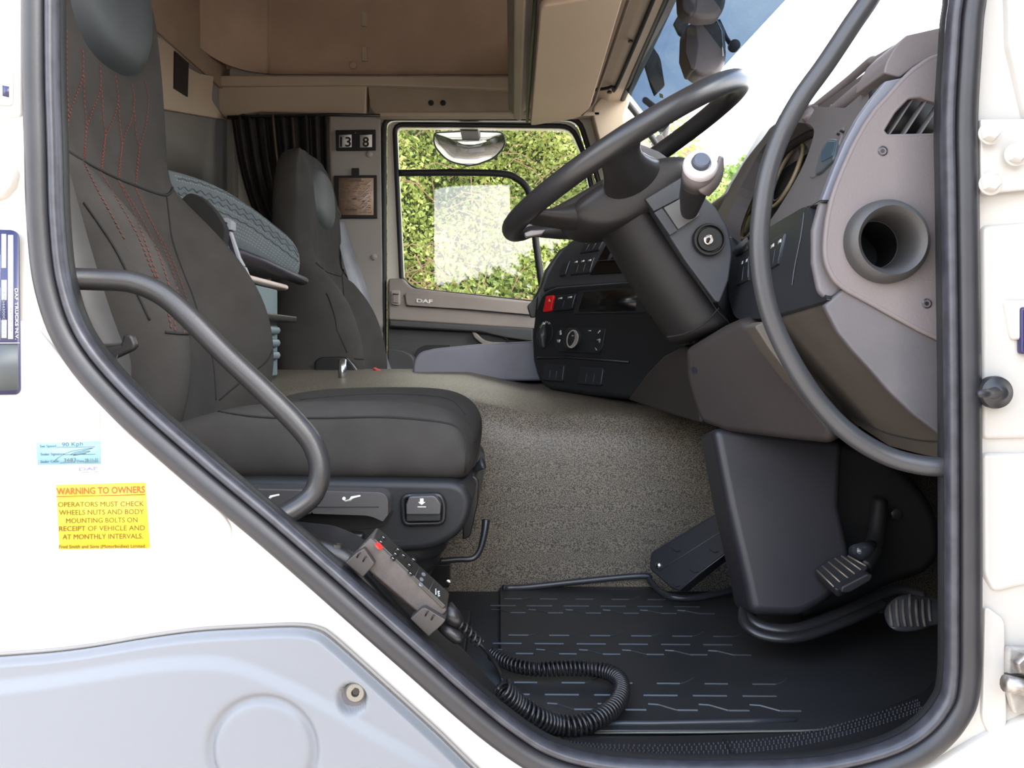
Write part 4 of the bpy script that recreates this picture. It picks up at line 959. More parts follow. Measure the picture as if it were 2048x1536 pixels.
sc = disc('panel_screw', mat('dull_zinc', (122, 120, 112), .45, metal=.7), YP(-.012), 713, 1380, [(21, 0), (21, .005), (17, .008), (8, .008), (7, .003)], lp)
disc('torx_socket', deep, YP(-.0165), 713, 1380, [(7.5, 0), (7.5, .004)], sc, 6)
disc('screw_well', mat('well_shadow', (96, 92, 98), .6), YP(-.006), 711, 1384, [(31, 0), (31, .004), (24, .005)], lp)
# ================================================================ SILL, FLOOR MAT
HZ = lambda z: Pl((0, 0, z), (0, 0, 1))
sill = empty('trim_7', (.2, .1, 1.2), kind='structure')
zp = HZ(1.214)
plate('sill_cover', blks, zp, [(880, 1360), (960, 1415), (1040, 1468), (1200, 1474), (1640, 1462), (1750, 1424), (1850, 1378), (1905, 1320), (1925, 1480), (1800, 1560), (1600, 1590), (1200, 1590), (980, 1500)], .03, sill, bevel=.003)
up = cr_([(1078, 1470), (1130, 1482), (1220, 1490), (1340, 1490), (1455, 1485), (1560, 1474), (1660, 1454), (1750, 1428), (1835, 1400)], 12)
dn = cr_([(1118, 1494), (1170, 1503), (1250, 1510), (1350, 1510), (1465, 1505), (1570, 1494), (1670, 1474), (1760, 1448), (1842, 1420)], 12)
vs = []; fs = []; N = len(up); zt = HZ(1.2155)
for i in range(N):
    for k in range(5):
        p = np.array(up[i])*(1-k/4)+np.array(dn[i])*(k/4)+np.array([(2.2 if k % 2 else 0), 0]); c = zt.pt(*p); r = .0010; b = len(vs)
        for q in range(6): vs.append(c+V((math.cos(q*math.pi/3)*r, math.sin(q*math.pi/3)*r, -.001)))
        for q in range(6): vs.append(c+V((math.cos(q*math.pi/3)*r*.6, math.sin(q*math.pi/3)*r*.6, .0014)))
        fs += [[b+q, b+(q+1) % 6, b+6+(q+1) % 6, b+6+q] for q in range(6)]+[[b+6+q for q in range(6)]]
o = finish(mesh(vs, fs), 'tread_studs', mat('stud_rubber', (64, 66, 72), .4), sill, smooth=False); o['kind'] = 'stuff'
tube('sill_joint', deep, [zt.pt(1447, 1478), zt.pt(1462, 1500), zt.pt(1478, 1540), zt.pt(1482, 1570)], .0014, sill, seg=6)
# raised outer sill rim
tube('sill_rim', blk, [YP(.03).pt(x, y) for x, y in ((960, 1432), (1040, 1490), (1130, 1528), (1250, 1540), (1470, 1541), (1640, 1534), (1760, 1508), (1850, 1462), (1900, 1390), (1908, 1300))], .010, sill, seg=12, smooth=6, flat=(1, 1.6))
# side trim sloping down beside the seat
st_ = empty('trim_8', (-.1, .1, 1.3), kind='structure')
plate('side_cover', blks, YP(.07), [(480, 1070), (560, 1072), (640, 1080, 20), (705, 1108, 30), (765, 1180), (850, 1278), (935, 1366), (985, 1425, 30), (1040, 1470, 20), (1100, 1510), (1000, 1540), (800, 1400), (560, 1180)], .09, st_, bevel=.016, seg=4)
plate('side_ridge', blk, YP(.018), [(600, 1140), (640, 1122, 20), (680, 1156), (800, 1276), (920, 1376), (1000, 1440), (1090, 1496), (1060, 1510), (900, 1400), (700, 1225)], .03, st_, bevel=.008, seg=3)
disc('screw_recess', deep, HZ(1.489), 676, 1092, [(9, -.002), (9, .002), (5, .002), (4, -.001)], st_)
box('floor_block', blk, (-.55, .195, 1.19), (-.075, .60, 1.212), st_, .004)
# mat
fm = empty('floor_mat', (.25, .4, 1.2), 'black rubber floor mat with broken ribbed pattern in the footwell', 'floor mat')
mp = HZ(1.205)
plate('mat_base', matm, mp, [(1000, 1174), (1150, 1168), (1286, 1160), (1318, 1186, 10), (1370, 1198, 20), (1480, 1176), (1700, 1100), (1980, 1100), (1980, 1340), (1890, 1376), (1790, 1424), (1640, 1460), (1040, 1460), (1000, 1425)], .006, fm, bevel=.002)
rim_ = [W(x, y, Y) for x, y, Y in ((1006, 1176, .74), (1020, 1176, .745), (1060, 1174, .745), (1170, 1162, .75), (1285, 1152, .75), (1300, 1162, .74), (1318, 1182, .70), (1345, 1194, .66), (1400, 1194, .66), (1485, 1176, .69))]
tube('mat_rim', mat('rim_rubber', (44, 47, 53), .34), rim_, .0052, fm, seg=10, smooth=6, flat=(1.2, 1))
tube('mat_rim', blks, [W(x, y, Y) for x, y, Y in ((1020, 1160, .77), (1060, 1154, .77), (1150, 1150, .77), (1245, 1143, .77), (1290, 1150, .765))], .005, fm, seg=8, smooth=5)
tube('mat_edge', mat('rim_rubber', (50, 54, 62), .3), [HZ(1.206).pt(x, y) for x, y in ((1090, 1448), (1300, 1447), (1500, 1443), (1590, 1440))], .004, fm, seg=8)
tube('mat_edge', mat('rim_rubber_pale', (92, 94, 88), .3), [HZ(1.207).pt(x, y) for x, y in ((1190, 1466), (1400, 1465), (1600, 1462), (1650, 1459))], .0014, fm, seg=6)
vs = []; fs = []
rib = mat('mat_ribs', (48, 50, 53), .3)
def addrib(pts, w=.0015, h=.0016):
    b0 = len(vs); n = len(pts)
    for i, p in enumerate(pts):
        t = (pts[min(i+1, n-1)]-pts[max(i-1, 0)]).normalized(); s = V((-t.y, t.x, 0))*w
        vs.extend([p-s, p+V((0, 0, h)), p+s])
    for i in range(n-1):
        b = b0+i*3; fs.extend([[b, b+3, b+4, b+1], [b+1, b+4, b+5, b+2]])
Z = 1.205
for g, (da, db_, dc_) in enumerate(((1.552, 1.511, 1.472), (1.358, 1.320, 1.277), (1.168, 1.128, 1.083))):
    for k in range(0, 8):
        x0 = -.015+.0695*k+.009*g; sh = .016*g
        if x0 > .36 - .0*g: continue
        A = lambda x, d: V((x, d-CD-.10*x*.18, Z))
        addrib([A(x0, da), A(x0+.034, da)])
        if g < 2 or k % 2: addrib([A(x0+.034, da), A(x0+.046, da+.008), A(x0+.058, da+.022)], .0012, .0012)
        addrib([A(x0-.026, db_), A(x0+.022, db_)])
        addrib([A(x0+.012, dc_), A(x0+.040, dc_)])
        addrib([A(x0-.024, dc_+.018), A(x0-.010, dc_+.016), A(x0+.001, dc_+.008), A(x0+.012, dc_)], .0012, .0014)
o = finish(mesh(vs, fs), 'mat_ribs', rib, fm, smooth=False); o['kind'] = 'stuff'
# ================================================================ STEERING WHEEL
sw = empty('steering_wheel', W(1246, 322, .53), 'large black steering wheel tilted towards the seat', 'steering wheel')
wc = W(1246, 322, .53); U = V((.851, 0, .525)); Nn = V((-.525, 0, .851)); Vv = V((0, 1, 0))
def wl_(u, v, n): return wc+U*u+Vv*v+Nn*n
RR = .229
tube('rim', rimm, [wl_(RR*math.cos(a), RR*math.sin(a), 0) for a in np.linspace(0, 2*math.pi, 97)[:-1]], .0182, sw, seg=20, closed=True, up=Nn)
def spoke(path, ru, name='spoke', m=rimm):
    rings = []
    for (u, v, n, a, b, tu, tv) in path:   # centre, half width a (in-plane perp), half thickness b, direction
        d = V((0, 0, 0)); c = wl_(u, v, n); per = (U*(-tv)+Vv*tu)
        rings.append([c+per*math.cos(t)*a+Nn*math.sin(t)*b for t in np.linspace(0, 2*math.pi, 13)[:-1]])
    return loft(name, m, rings, sw, sub=1)
for sgn in (-1, 1):
    spoke([(-.042, sgn*.222, -.002, .046, .014, 0, sgn), (-.045, sgn*.195, -.010, .034, .018, 0, sgn), (-.040, sgn*.15, -.026, .036, .022, 0, sgn), (-.026, sgn*.10, -.045, .056, .032, 0, sgn), (-.01, sgn*.05, -.055, .066, .036, 0, sgn)], .03)
    spoke([(-.205, sgn*.085, -.004, .030, .011, -.9, sgn*.4), (-.18, sgn*.078, -.022, .026, .014, -.9, sgn*.4), (-.14, sgn*.065, -.046, .032, .024, -.95, sgn*.3), (-.09, sgn*.045, -.060, .040, .034, -1, sgn*.1), (-.05, sgn*.03, -.06, .045, .036, -1, 0)], .03, m=hubm)
prof = [(-.150, -.030), (-.11, -.020), (-.03, -.018), (.045, -.036), (.085, -.060), (.085, -.086), (.03, -.104), (-.06, -.112), (-.12, -.094), (-.155, -.055)]
vs = []; K = len(prof)
def hubring(v, s): 
    cu, cn = -.03, -.062
    return [wl_(cu+(u-cu)*s, v, cn+(n-cn)*s) for u, n in prof]
loft('hub', hubm, [hubring(-.105, .55), hubring(-.098, .85), hubring(-.075, 1), hubring(0, 1.02), hubring(.075, 1), hubring(.098, .85), hubring(.105, .55)], sw, sub=2)
plate('airbag_cover', mat('hub_cover_grey', (96, 94, 95), .4, bump=(600, .15)), YP(.45), [(1269, 283), (1298, 294, 8), (1318, 302), (1342, 319), (1360, 344, 4), (1356, 352), (1328, 358), (1300, 330)], .14, sw, bevel=.008, seg=3)
line('cover_gap', seam, YP(.449), [(1328, 358), (1358, 345)], 2, sw)
plate('thumb_switch', mat('switch_silver', (128, 124, 126), .3), YP(.44), [(1048, 466, 3), (1062, 460), (1092, 459), (1084, 468), (1052, 474, 3)], .02, sw, bevel=.003)
# ================================================================ STEERING COLUMN
co = empty('steering_column', (.3, .55, 1.8), 'dark grey steering column shroud with ignition lock behind the wheel', 'steering column')
Lp = cr_([(1165, 425), (1208, 484), (1240, 542), (1275, 594), (1310, 646), (1348, 698)], 2); Rp = cr_([(1262, 350), (1296, 398), (1336, 460), (1378, 520), (1432, 600), (1474, 655)], 2); rg_ = []
for l, r in zip(Lp, Rp):
    f = lambda t, Y: W(l[0]+(r[0]-l[0])*t, l[1]+(r[1]-l[1])*t, Y)
    rg_.append([f(1, .44), f(.72, .436), f(.4, .446), f(.12, .475), f(0, .52), f(0, .58), f(.2, .63), f(.6, .65), f(1, .65)])
loft('column_shroud', colm, [[(p-sum(rg_[0], V((0,0,0)))/9)*.97+sum(rg_[0], V((0,0,0)))/9 for p in rg_[0]]]+rg_, co, sub=2)
sh = plate('column_side', colg, YP(.425), [(1289, 397), (1366, 352, 6), (1408, 392, 10), (1432, 415), (1456, 452, 16), (1466, 500, 20), (1458, 560), (1440, 606, 8), (1430, 602), (1368, 520)], .05, co, bevel=.007, seg=3)
line('shroud_gap', seam, YP(.4245), [(1291, 399), (1368, 520), (1432, 618), (1462, 650)], 1.6, co)
line('collar_gap', seam, YP(.434), [(1334, 674), (1368, 668), (1408, 648), (1438, 616)], 3, co, smooth=5)
plate('switch_blank', colg, YP(.418), [(1290, 398), (1364, 354), (1359, 397), (1308, 423)], .01, sh, bevel=.0015)
plate('stalk_carrier', mat('carrier_grey', (92, 92, 92), .5), YP(.419), [(1327, 415), (1359, 398), (1396, 418, 5), (1400, 431, 4), (1357, 459), (1348, 446)], .01, sh, bevel=.0015)
plate('small_blank', colg, YP(.418), [(1308, 425), (1324, 416), (1356, 461), (1340, 471)], .01, sh, bevel=.001)
ig = disc('ignition_surround', deep, YP(.42), 1417, 480, [(33, 0), (33, .004), (31, .010), (28, .010), (27, .003), (24, .003), (23, .009), (11, .009)], co)
disc('key_barrel', mat('barrel_steel', (190, 184, 180), .25, metal=.9), YP(.41), 1417, 480, [(10, 0), (10, .003), (8, .004), (7.6, .002)], ig, 24)
plate('key_slot', deep, YP(.4055), [(1414, 476), (1419, 474), (1421, 478), (1417, 486), (1413, 486)], .001, ig, bevel=0)
plate('column_surround', mat('bolster_black', (40, 42, 46), .4, bump=(600, .12)), YP(.56), [(1380, 480), (1470, 470), (1506, 520), (1506, 640), (1484, 664), (1380, 700)], .1, co, bevel=.01)
# stalk
sp_ = empty('control_stalk', (.28, .35, 1.95), 'grey retarder stalk with white end ring and dark push button', 'stalk')
a0, a1, a2 = W(1378, 425, .40), W(1393, 360, .31), W(1403, 325, .265)
tube('stalk_shaft', mat('stalk_black', (44, 43, 44), .5), [a0, W(1385, 392, .355), a1], [.013, .0195, .0225], sp_, seg=20, smooth=4)
tube('stalk_collar', mat('stalk_grey', (104, 98, 98), .35), [a1, W(1400, 338, .28)], [.0228, .0245], sp_, seg=20)
ax = (a2-a1).normalized()+V((0, -.6, .3)); ax.normalize()
lathe('end_ring', mat('end_ring_pale', (205, 200, 205), .35), W(1401, 330, .268), ax, [(.0245, -.006), (.0245, .002), (.022, .005), (.0145, .0055), (.013, .002)], sp_, 32)
lathe('push_button', mat('push_button_dark', (74, 80, 92), .4), W(1402, 325, .264), ax, [(.0125, -.004), (.0125, .006), (.0105, .008), (0, .008)], sp_, 28)
tube('stalk_fin', mat('stalk_grey', (104, 98, 98), .35), [W(1408, 384, .30), W(1426, 366, .29), W(1438, 344, .285), W(1442, 314, .285)], [.016, .014, .011, .006], sp_, seg=12, smooth=5, flat=(.5, 1))
# ================================================================ DASHBOARD
db = empty('dashboard', (.5, .6, 1.9), 'grey and taupe truck dashboard with end panel, air vent, switches and centre console', 'dashboard')
yslab('dash_body', blk, [(.56, 2.05), (.50, 1.90), (.49, 1.78), (.56, 1.62), (.70, 1.56), (.90, 1.56), (.90, 1.97), (.60, 2.07)], .30, 1.98, db, .01)
# end panel with vent and hose opening
vent = rc([(1814, 195, 6), (1840, 192), (1890, 208, 4), (1874, 271, 4), (1772, 273, 4), (1763, 262, 5), (1786, 224)], 4)
circ = lambda x, y, r, n=32: [(x+r*math.cos(2*math.pi*i/n), y+r*math.sin(2*math.pi*i/n)) for i in range(n)]
EPO = [(1905, 104), (1860, 118), (1826, 141), (1800, 166), (1775, 195), (1750, 222), (1728, 254), (1706, 294), (1689, 332), (1674, 368), (1664, 398), (1655, 440), (1651, 475), (1650, 504), (1653, 526), (1662, 547), (1672, 562), (1690, 577), (1740, 604), (1792, 633), (1840, 659), (1881, 678), (1925, 692), (1925, 104)]
EP = YP(.060)
ep = holed('end_panel', taupe, EPO, [vent, circ(1769, 485, 66)], EP, .012, db)
tube('panel_bead', taupe, [YP(.063).pt(*p) for p in rc(EPO, 10)], .0034, ep, seg=10, closed=True)
tube('panel_bead', taupe, [YP(.0622).pt(*p) for p in vent], .0026, ep, seg=8, closed=True)
ep['label'] = 'taupe grained end panel of the dash'
vd = plate('vent_box', deep, YP(.092), [(1745, 180), (1900, 180), (1900, 290), (1745, 290)], .01, ep, bevel=0)
for x in (1776, 1806, 1838, 1868):
    a, b = EP.pt(x, 277), EP.pt(x+56, 192)
    hexa('vent_slat', fasc, [a+V((-.0018, .006, -.001)), a+V((.0018, .004, .001)), b+V((.0018, .004, .001)), b+V((-.0018, .006, -.001)), a+V((-.0012, .020, 0)), a+V((.0022, .020, .001)), b+V((.0022, .020, .001)), b+V((-.0012, .020, 0))], ep, .001)
for x, y in ((1765, 302), (1853, 607)): disc('panel_screw', mat('screw_dark', (66, 66, 72), .3, metal=.6), YP(.0605), x, y, [(10, -.004), (10, .0012), (8, .002), (7, -.002), (4, -.002), (4, .001), (0, .001)], ep, 24)
rg = disc('opening_ring', mat('ring_rubber', (58, 57, 57), .5, bump=(500, .2)), YP(.060), 1770, 484, [(84, -.002), (83, .008), (77, .016), (68, .020), (60, .016), (54, .006), (52, -.006), (50, -.030), (49, -.030)], db, 56, cap=False)
disc('duct_inside', deep, YP(.060), 1770, 484, [(51, -.028), (50.5, -.2), (0, -.2)], rg, 40, cap=False)
rg['label'] = 'round black ring around an open duct'
# light edge strips
plate('edge_strip', blueg, YP(.072), [(1815, 148), (1801, 156), (1771, 162), (1745, 195), (1717, 234), (1690, 284), (1668, 336), (1643, 402), (1664, 402), (1690, 335), (1728, 256), (1775, 197)], .012, db, bevel=.003)  # blue-grey colour carries the highlight along the dash edge
plate('edge_strip', taupeg, YP(.076), [(1641, 404), (1666, 404), (1656, 440), (1652, 504), (1664, 547), (1692, 579), (1657, 600, 6), (1638, 585, 10), (1626, 525), (1626, 460)], .012, db, bevel=.004)
line('strip_gap', seam, YP(.071), [(1612, 418), (1640, 401), (1662, 401)], 2.2, db)
# dash top pad
yslab('top_pad', taupe, [(.528, 2.068), (.534, 2.082), (.56, 2.094), (.62, 2.098), (.90, 1.99), (.90, 1.90), (.62, 1.95), (.545, 2.03)], .10, 1.98, db, .008)
plate('pad_shoulder', taupe, YP(.085), [(1925, 46), (1875, 56), (1814, 70), (1791, 92, 10), (1772, 126, 8), (1768, 146, 4), (1800, 155, 4), (1830, 132), (1866, 112), (1925, 100)], .08, db, bevel=.007, seg=4)
DP_ = [(1778, 138, .13), (1740, 168, .20), (1690, 208, .29), (1655, 238, .36), (1636, 240, .40), (1618, 222, .40)]
tube('tray_lip', taupe, [W(*p) for p in DP_], [.014, .012, .012, .014, .016, .016], db, seg=12, smooth=5)
tube('tray_lip', taupe, [W(*p) for p in ((1792, 98, .14), (1750, 122, .20), (1742, 122, .22), (1700, 158, .30), (1660, 190, .36), (1622, 220, .42))], .006, db, seg=10, smooth=3)
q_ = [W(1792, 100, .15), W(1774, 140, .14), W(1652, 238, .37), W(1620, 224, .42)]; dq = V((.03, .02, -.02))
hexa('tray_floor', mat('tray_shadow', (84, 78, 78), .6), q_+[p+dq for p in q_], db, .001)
text('defrost_mark', '0', mat('mark_grey', (170, 168, 168), .6), YP(.345), (1664, 216), (1668, 213), 7, db)
# fascia with cluster opening
FP = Pl((.46, 0, 2.03), (-1, 0, .386))
hole = [tuple(p) for p in cr_([(1606, 246), (1622, 251), (1627, 272), (1600, 344), (1541, 440), (1500, 478), (1468, 490), (1452, 462), (1462, 420), (1490, 358), (1530, 290), (1580, 250)], 4, True)]
fa = holed('fascia', fasc, rc([(1768, 150), (1772, 172), (1700, 300), (1655, 405), (1616, 412), (1541, 455), (1480, 520), (1430, 520), (1428, 440), (1466, 362), (1540, 256), (1600, 212), (1690, 216)], 4), hole, FP, .03, db)
# cluster interior
cl = plate('instrument_cluster', mat('cluster_black', (30, 29, 29), .3), Pl((.53, 0, 2.03), (-1, 0, .386)), [(1640, 230), (1640, 300), (1560, 480), (1440, 530), (1440, 400), (1540, 230)], .01, db, bevel=0)
CLP = Pl((.515, 0, 2.03), (-1, 0, .386))
def ring3(c, r, tr, name, m, par, a0=0, a1=2*math.pi):
    n = CLP.n; u = V((0, 1, 0)); v = n.cross(u).normalized()
    tube(name, m, [c+u*math.cos(t)*r+v*math.sin(t)*r for t in np.linspace(a0, a1, 40)], tr, par, seg=8)
gr = mat('gauge_ring', (150, 136, 108), .35)
ring3(CLP.pt(1572, 350), .062, .0035, 'gauge_ring', gr, cl); ring3(CLP.pt(1512, 420), .062, .0035, 'gauge_ring', gr, cl)
ring3(CLP.pt(1572, 350), .05, .0015, 'gauge_ring', mat('gauge_inner', (96, 92, 86), .5), cl)
ho = mat('hood_inner', (52, 50, 49), .6)
hA = [W(1430, 452, 1.03), W(1466, 358, .84), W(1500, 303, .74), W(1550, 248, .63), W(1600, 214, .52), W(1650, 214, .42), W(1700, 200, .30)]
hA = [V(p) for p in cr_([tuple(v) for v in hA], 6)]
rows_ = [[p+V((.01, .0, -.035)) for p in hA], [p+V((-.003, 0, -.006)) for p in hA], [p+V((.008, 0, .006)) for p in hA], [p+V((.05, 0, .006)) for p in hA], [p+V((.16, 0, -.02)) for p in hA], [p+V((.34, 0, -.11)) for p in hA]]
n = len(hA); vs = [v for r in rows_ for v in r]; fs = [[i*n+k, i*n+k+1, (i+1)*n+k+1, (i+1)*n+k] for i in range(5) for k in range(n-1)]
o = finish(mesh(vs, fs), 'cluster_hood', mat('hood_taupe', (112, 102, 102), .6, bump=(500, .25)), db, sub=1); o.modifiers.new('s', 'SOLIDIFY').thickness = .004
hB = [p for p in hA[6:]]
tube('hood_inner_edge', ho, [p+V((.022, -.004, -.042)) for p in hA], .012, db, seg=10)
# small display on the fascia
FQ = Pl((.455, 0, 2.03), (-1, 0, .386))
dp = plate('clock_display', mat('display_frame', (70, 78, 84), .35), FQ, [(1660, 276, 6), (1674, 278, 5), (1666, 318, 8), (1640, 344, 4), (1628, 350, 4), (1634, 325, 4), (1644, 292, 6)], .012, db, bevel=.002)
plate('display_screen', mat('display_glass', (62, 82, 92), .12), Pl((.4535, 0, 2.03), (-1, 0, .386)), [(1656, 282, 4), (1671, 282, 3), (1664, 312, 5), (1640, 325, 5), (1642, 306, 4)], .002, dp, bevel=.0006)
plate('display_surround', fasc, Pl((.458, 0, 2.03), (-1, 0, .386)), [(1688, 252, 4), (1678, 285), (1660, 325), (1624, 357, 6), (1617, 354, 4), (1640, 296), (1666, 262, 6)], .006, db, bevel=.002)
for x, y in ((1675, 268), (1682, 262)): disc('display_dot', deep, FQ, x, y, [(2.5, -.004), (2.5, .001)], dp, 10)
# switch bolster
BP = Pl((.40, 0, 1.90), (-1, 0, .2))
bo = plate('switch_bolster', mat('bolster_black', (40, 42, 46), .4, bump=(600, .12)), BP, [(1541, 452), (1600, 417, 5), (1612, 412, 8), (1622, 425), (1630, 480), (1634, 560), (1656, 600, 6), (1600, 616), (1530, 636), (1470, 640, 16), (1458, 600, 10), (1455, 540), (1466, 503)], .09, db, bevel=.016, seg=4)
line('bolster_ridge', mat('ridge_grey', (88, 94, 104), .4), Pl((.3985, 0, 1.90), (-1, 0, .2)), [(1608, 425), (1602, 470), (1590, 530), (1584, 570)], 2.0, db, smooth=5)
BQ = Pl((.397, 0, 1.90), (-1, 0, .2))
swm = mat('switch_black', (38, 40, 44), .35); swi = mat('switch_icon', (200, 200, 196), .5); swe = mat('switch_edge', (96, 104, 116), .35)
def switch(pl, quad, n, parent, icons=True, m=swm, edge=True, name='switch'):
    """quad: tl,tr,br,bl px; n columns of rockers in one housing"""
    q = [np.array(p, float) for p in quad]
    h = plate(name, m, pl, [tuple(p)+(2.5,) for p in q], .008, parent, bevel=.0012)
    for k in range(1, n):
        t = k/n; a = q[0]*(1-t)+q[1]*t; b = q[3]*(1-t)+q[2]*t
        line('switch_gap', swe, pl, [tuple(a*.6+b*.4), tuple(a*.12+b*.88)], .8, h, off=.0003)
    if edge: line('switch_highlight', swe, pl, [tuple(q[1]*.9+q[2]*.1), tuple(q[1]*.1+q[2]*.9)], 1.6, h, off=.0)
    if icons:
        for k in range(n):
            t = (k+.5)/n; a = q[0]*(1-t)+q[1]*t; b = q[3]*(1-t)+q[2]*t; c = a*.78+b*.22; u = (q[1]-q[0])/n; v = (q[3]-q[0])
            s = [c-u*.22-v*.05, c+u*.2-v*.07, c+u*.22+v*.05, c-u*.05+v*.03, c-u*.2+v*.06]
            plate('switch_icon', swi, pl, [tuple(p) for p in s], .0002, h, bevel=0, off=.0004)
    return h
switch(BQ, [(1538, 484), (1569, 465), (1555, 528), (1534, 541)], 2, bo)
switch(BQ, [(1482, 516), (1497, 508), (1496, 560), (1470, 572)], 2, bo)
plate('bolster_gap', deep, FQ, [(1468, 500), (1492, 485), (1494, 497), (1470, 512)], .004, db, bevel=0)
plate('bolster_edge', mat('ridge_grey', (88, 94, 104), .4), FQ, [(1466, 496), (1492, 474), (1493, 486), (1469, 506)], .004, db, bevel=.001)
# lower panels
plate('lower_end_panel', mat('lower_end_grey', (90, 87, 90), .6, bump=(500, .3)), YP(.066), [(1649, 612, 5), (1688, 577), (1740, 606), (1800, 640), (1881, 681), (1925, 700), (1925, 905), (1881, 869), (1826, 828), (1780, 784), (1741, 739), (1705, 700), (1676, 664)], .012, db, bevel=.004)
KP = P3((1650, 610, .085), (1885, 872, .075), (1560, 650, .26))
plate('pocket_panel', mat('pocket_brown', (74, 68, 62), .65, bump=(400, .2)), KP, [(1560, 636), (1650, 608), (1678, 664), (1706, 700), (1742, 740), (1781, 785), (1827, 829), (1890, 875), (1900, 925), (1840, 912), (1780, 896), (1710, 850), (1640, 780), (1600, 738), (1570, 700)], .04, db, bevel=.006)
line('pocket_groove', seam, Pl(KP.p-KP.n*-.001, KP.n), [(1712, 832), (1760, 862), (1830, 880), (1880, 884)], 2, db, smooth=4)
plate('pocket_edge', mat('pocket_edge', (84, 78, 72), .6), YP(.22), [(1509, 652, 6), (1530, 642, 4), (1570, 700), (1610, 752), (1680, 822), (1740, 880), (1700, 880), (1640, 810), (1590, 765), (1540, 700)], .05, db, bevel=.008)
KN = P3((1400, 700, .42), (1620, 780, .28), (1560, 885, .34))
kp_ = plate('knee_panel', knee, KN, [(1366, 700, 10), (1440, 655), (1480, 637), (1510, 652), (1590, 764), (1666, 850), (1664, 892), (1585, 884), (1451, 867), (1398, 848), (1380, 800), (1368, 756)], .10, db, bevel=.02, seg=5)
disc('knee_screw', mat('screw_dark', (66, 66, 72), .3, metal=.6), KN, 1389, 740, [(7, -.02), (7, .001), (4, .001)], kp_, 16)
plate('knee_side_panel', kneed, P3((1300, 760, .66), (1395, 700, .5), (1390, 840, .52)), [(1254, 800), (1272, 775), (1296, 743), (1325, 712), (1368, 690), (1385, 700), (1392, 780), (1402, 848), (1330, 826)], .08, db, bevel=.006)
# centre console
c1, c2 = W(1075, 600, 1.23), W(1300, 600, .88)
hdir = (c2-c1).normalized(); vdir = V((.16, .06, 1)); CN = hdir.cross(vdir)
CP = Pl(c1, CN); cn = CP.n
cs = plate('centre_console', mat('console_black', (30, 31, 34), .45, bump=(700, .1)), CP, [(1083, 585, 8), (1110, 572), (1180, 566), (1360, 556), (1400, 700), (1330, 745), (1290, 770), (1257, 797), (1180, 790), (1094, 779, 14), (1075, 761, 14), (1064, 722), (1062, 674), (1068, 627)], .30, db, bevel=.012, seg=3)
UPP = Pl(CP.pt(1110, 575, -.002), hdir.cross(V((.50, .28, 1))))
cu_ = plate('upper_console', mat('console_grey', (52, 54, 58), .5, bump=(700, .1)), UPP, [(1083, 580, 6), (1092, 556), (1110, 520), (1136, 486, 6), (1180, 455), (1250, 430), (1380, 440), (1400, 560), (1250, 566), (1112, 574)], .25, db, bevel=.006)
plate('console_cheek', mat('console_cheek', (50, 52, 50), .5, bump=(700, .1)), YP(1.25), [(1068, 628), (1064, 600), (1080, 572), (1090, 540), (1118, 500), (1150, 480), (1150, 600), (1100, 640)], .2, db, bevel=.01)
plate('console_tab', blks, YP(1.24), [(1054, 612, 4), (1066, 600, 4), (1076, 592), (1072, 634), (1062, 636, 4)], .03, db, bevel=.003)
C2 = Pl(CP.pt(1150, 650, .0006), cn); U2 = Pl(UPP.pt(1150, 530, .0006), UPP.n)
line('console_gap', mat('gap_highlight', (84, 88, 94), .4), C2, [(1082, 592), (1110, 577), (1180, 571), (1300, 562)], 1.8, db, smooth=4)
def off(pl, d): return Pl(pl.p+pl.n*d, pl.n)
CB = off(C2, .006); UB = off(U2, .005)
hz = plate('hazard_switch', mat('hazard_red', (226, 34, 34), .35), CB, [(1092, 592, 3), (1107, 590, 3), (1101, 622, 3), (1085, 624, 3)], .012, db, bevel=.002); hz['label'] = 'red hazard warning switch'
plate('warning_triangle', mat('triangle_pink', (240, 150, 140), .5), CB, [(1095, 603), (1101, 603), (1098.5, 597)], .0003, hz, bevel=0, off=.0004)
switch(CB, [(1112, 591), (1151, 587), (1143, 618), (1105, 622)], 2, db)
ra = plate('radio_slot_frame', mat('slot_frame', (40, 41, 44), .4), C2, [(1158, 582, 3), (1300, 572), (1300, 625), (1146, 628, 3)], .004, db, bevel=.001, off=.003)
plate('radio_slot', mat('slot_black', (8, 8, 8), .25), C2, [(1168, 584), (1276, 577), (1270, 622), (1156, 624)], .004, ra, bevel=0, off=.0034)
rk = disc('rotary_knob', mat('knob_black', (36, 37, 39), .4), C2, 1090, 668, [(27, 0), (27, .002), (25, .003), (24, .002), (0, .002)], db, 40)
kb_a = C2.pt(1089, 650, .003); kb_b = C2.pt(1087, 696, .003)
tube('knob_grip', mat('knob_grip', (46, 48, 50), .35), [kb_a, (kb_a+kb_b)/2+cn*.006, kb_b], [.004, .012, .004], rk, seg=14, smooth=6)
plate('knob_scale', mat('scale_white', (190, 190, 186), .5), C2, [(1079, 655), (1086, 644), (1090, 645), (1088, 652), (1084, 655), (1081, 658)], .0003, rk, bevel=0, off=.0036)
text('lettering', 'N', swi, off(C2, .0035), (1091, 646), (1095, 646), 4, rk); text('lettering', 'D', swi, off(C2, .0035), (1096.5, 648), (1100, 649), 4, rk)
cp2 = plate('climate_panel', mat('climate_black', (36, 38, 41), .38), C2, [(1122, 655, 2), (1211, 655, 3), (1205, 692, 6), (1198, 706, 6), (1114, 703, 6), (1108, 690, 4), (1112, 668, 3)], .005, db, bevel=.0015, off=.004)
C3 = off(C2, .0042)
for a, b in (((1112, 678), (1130, 678)), ((1165, 679), (1208, 682)), ((1120, 656), (1116, 700)), ((1196, 656), (1190, 704))): line('panel_gap', seam, C3, [a, b], 1, cp2)
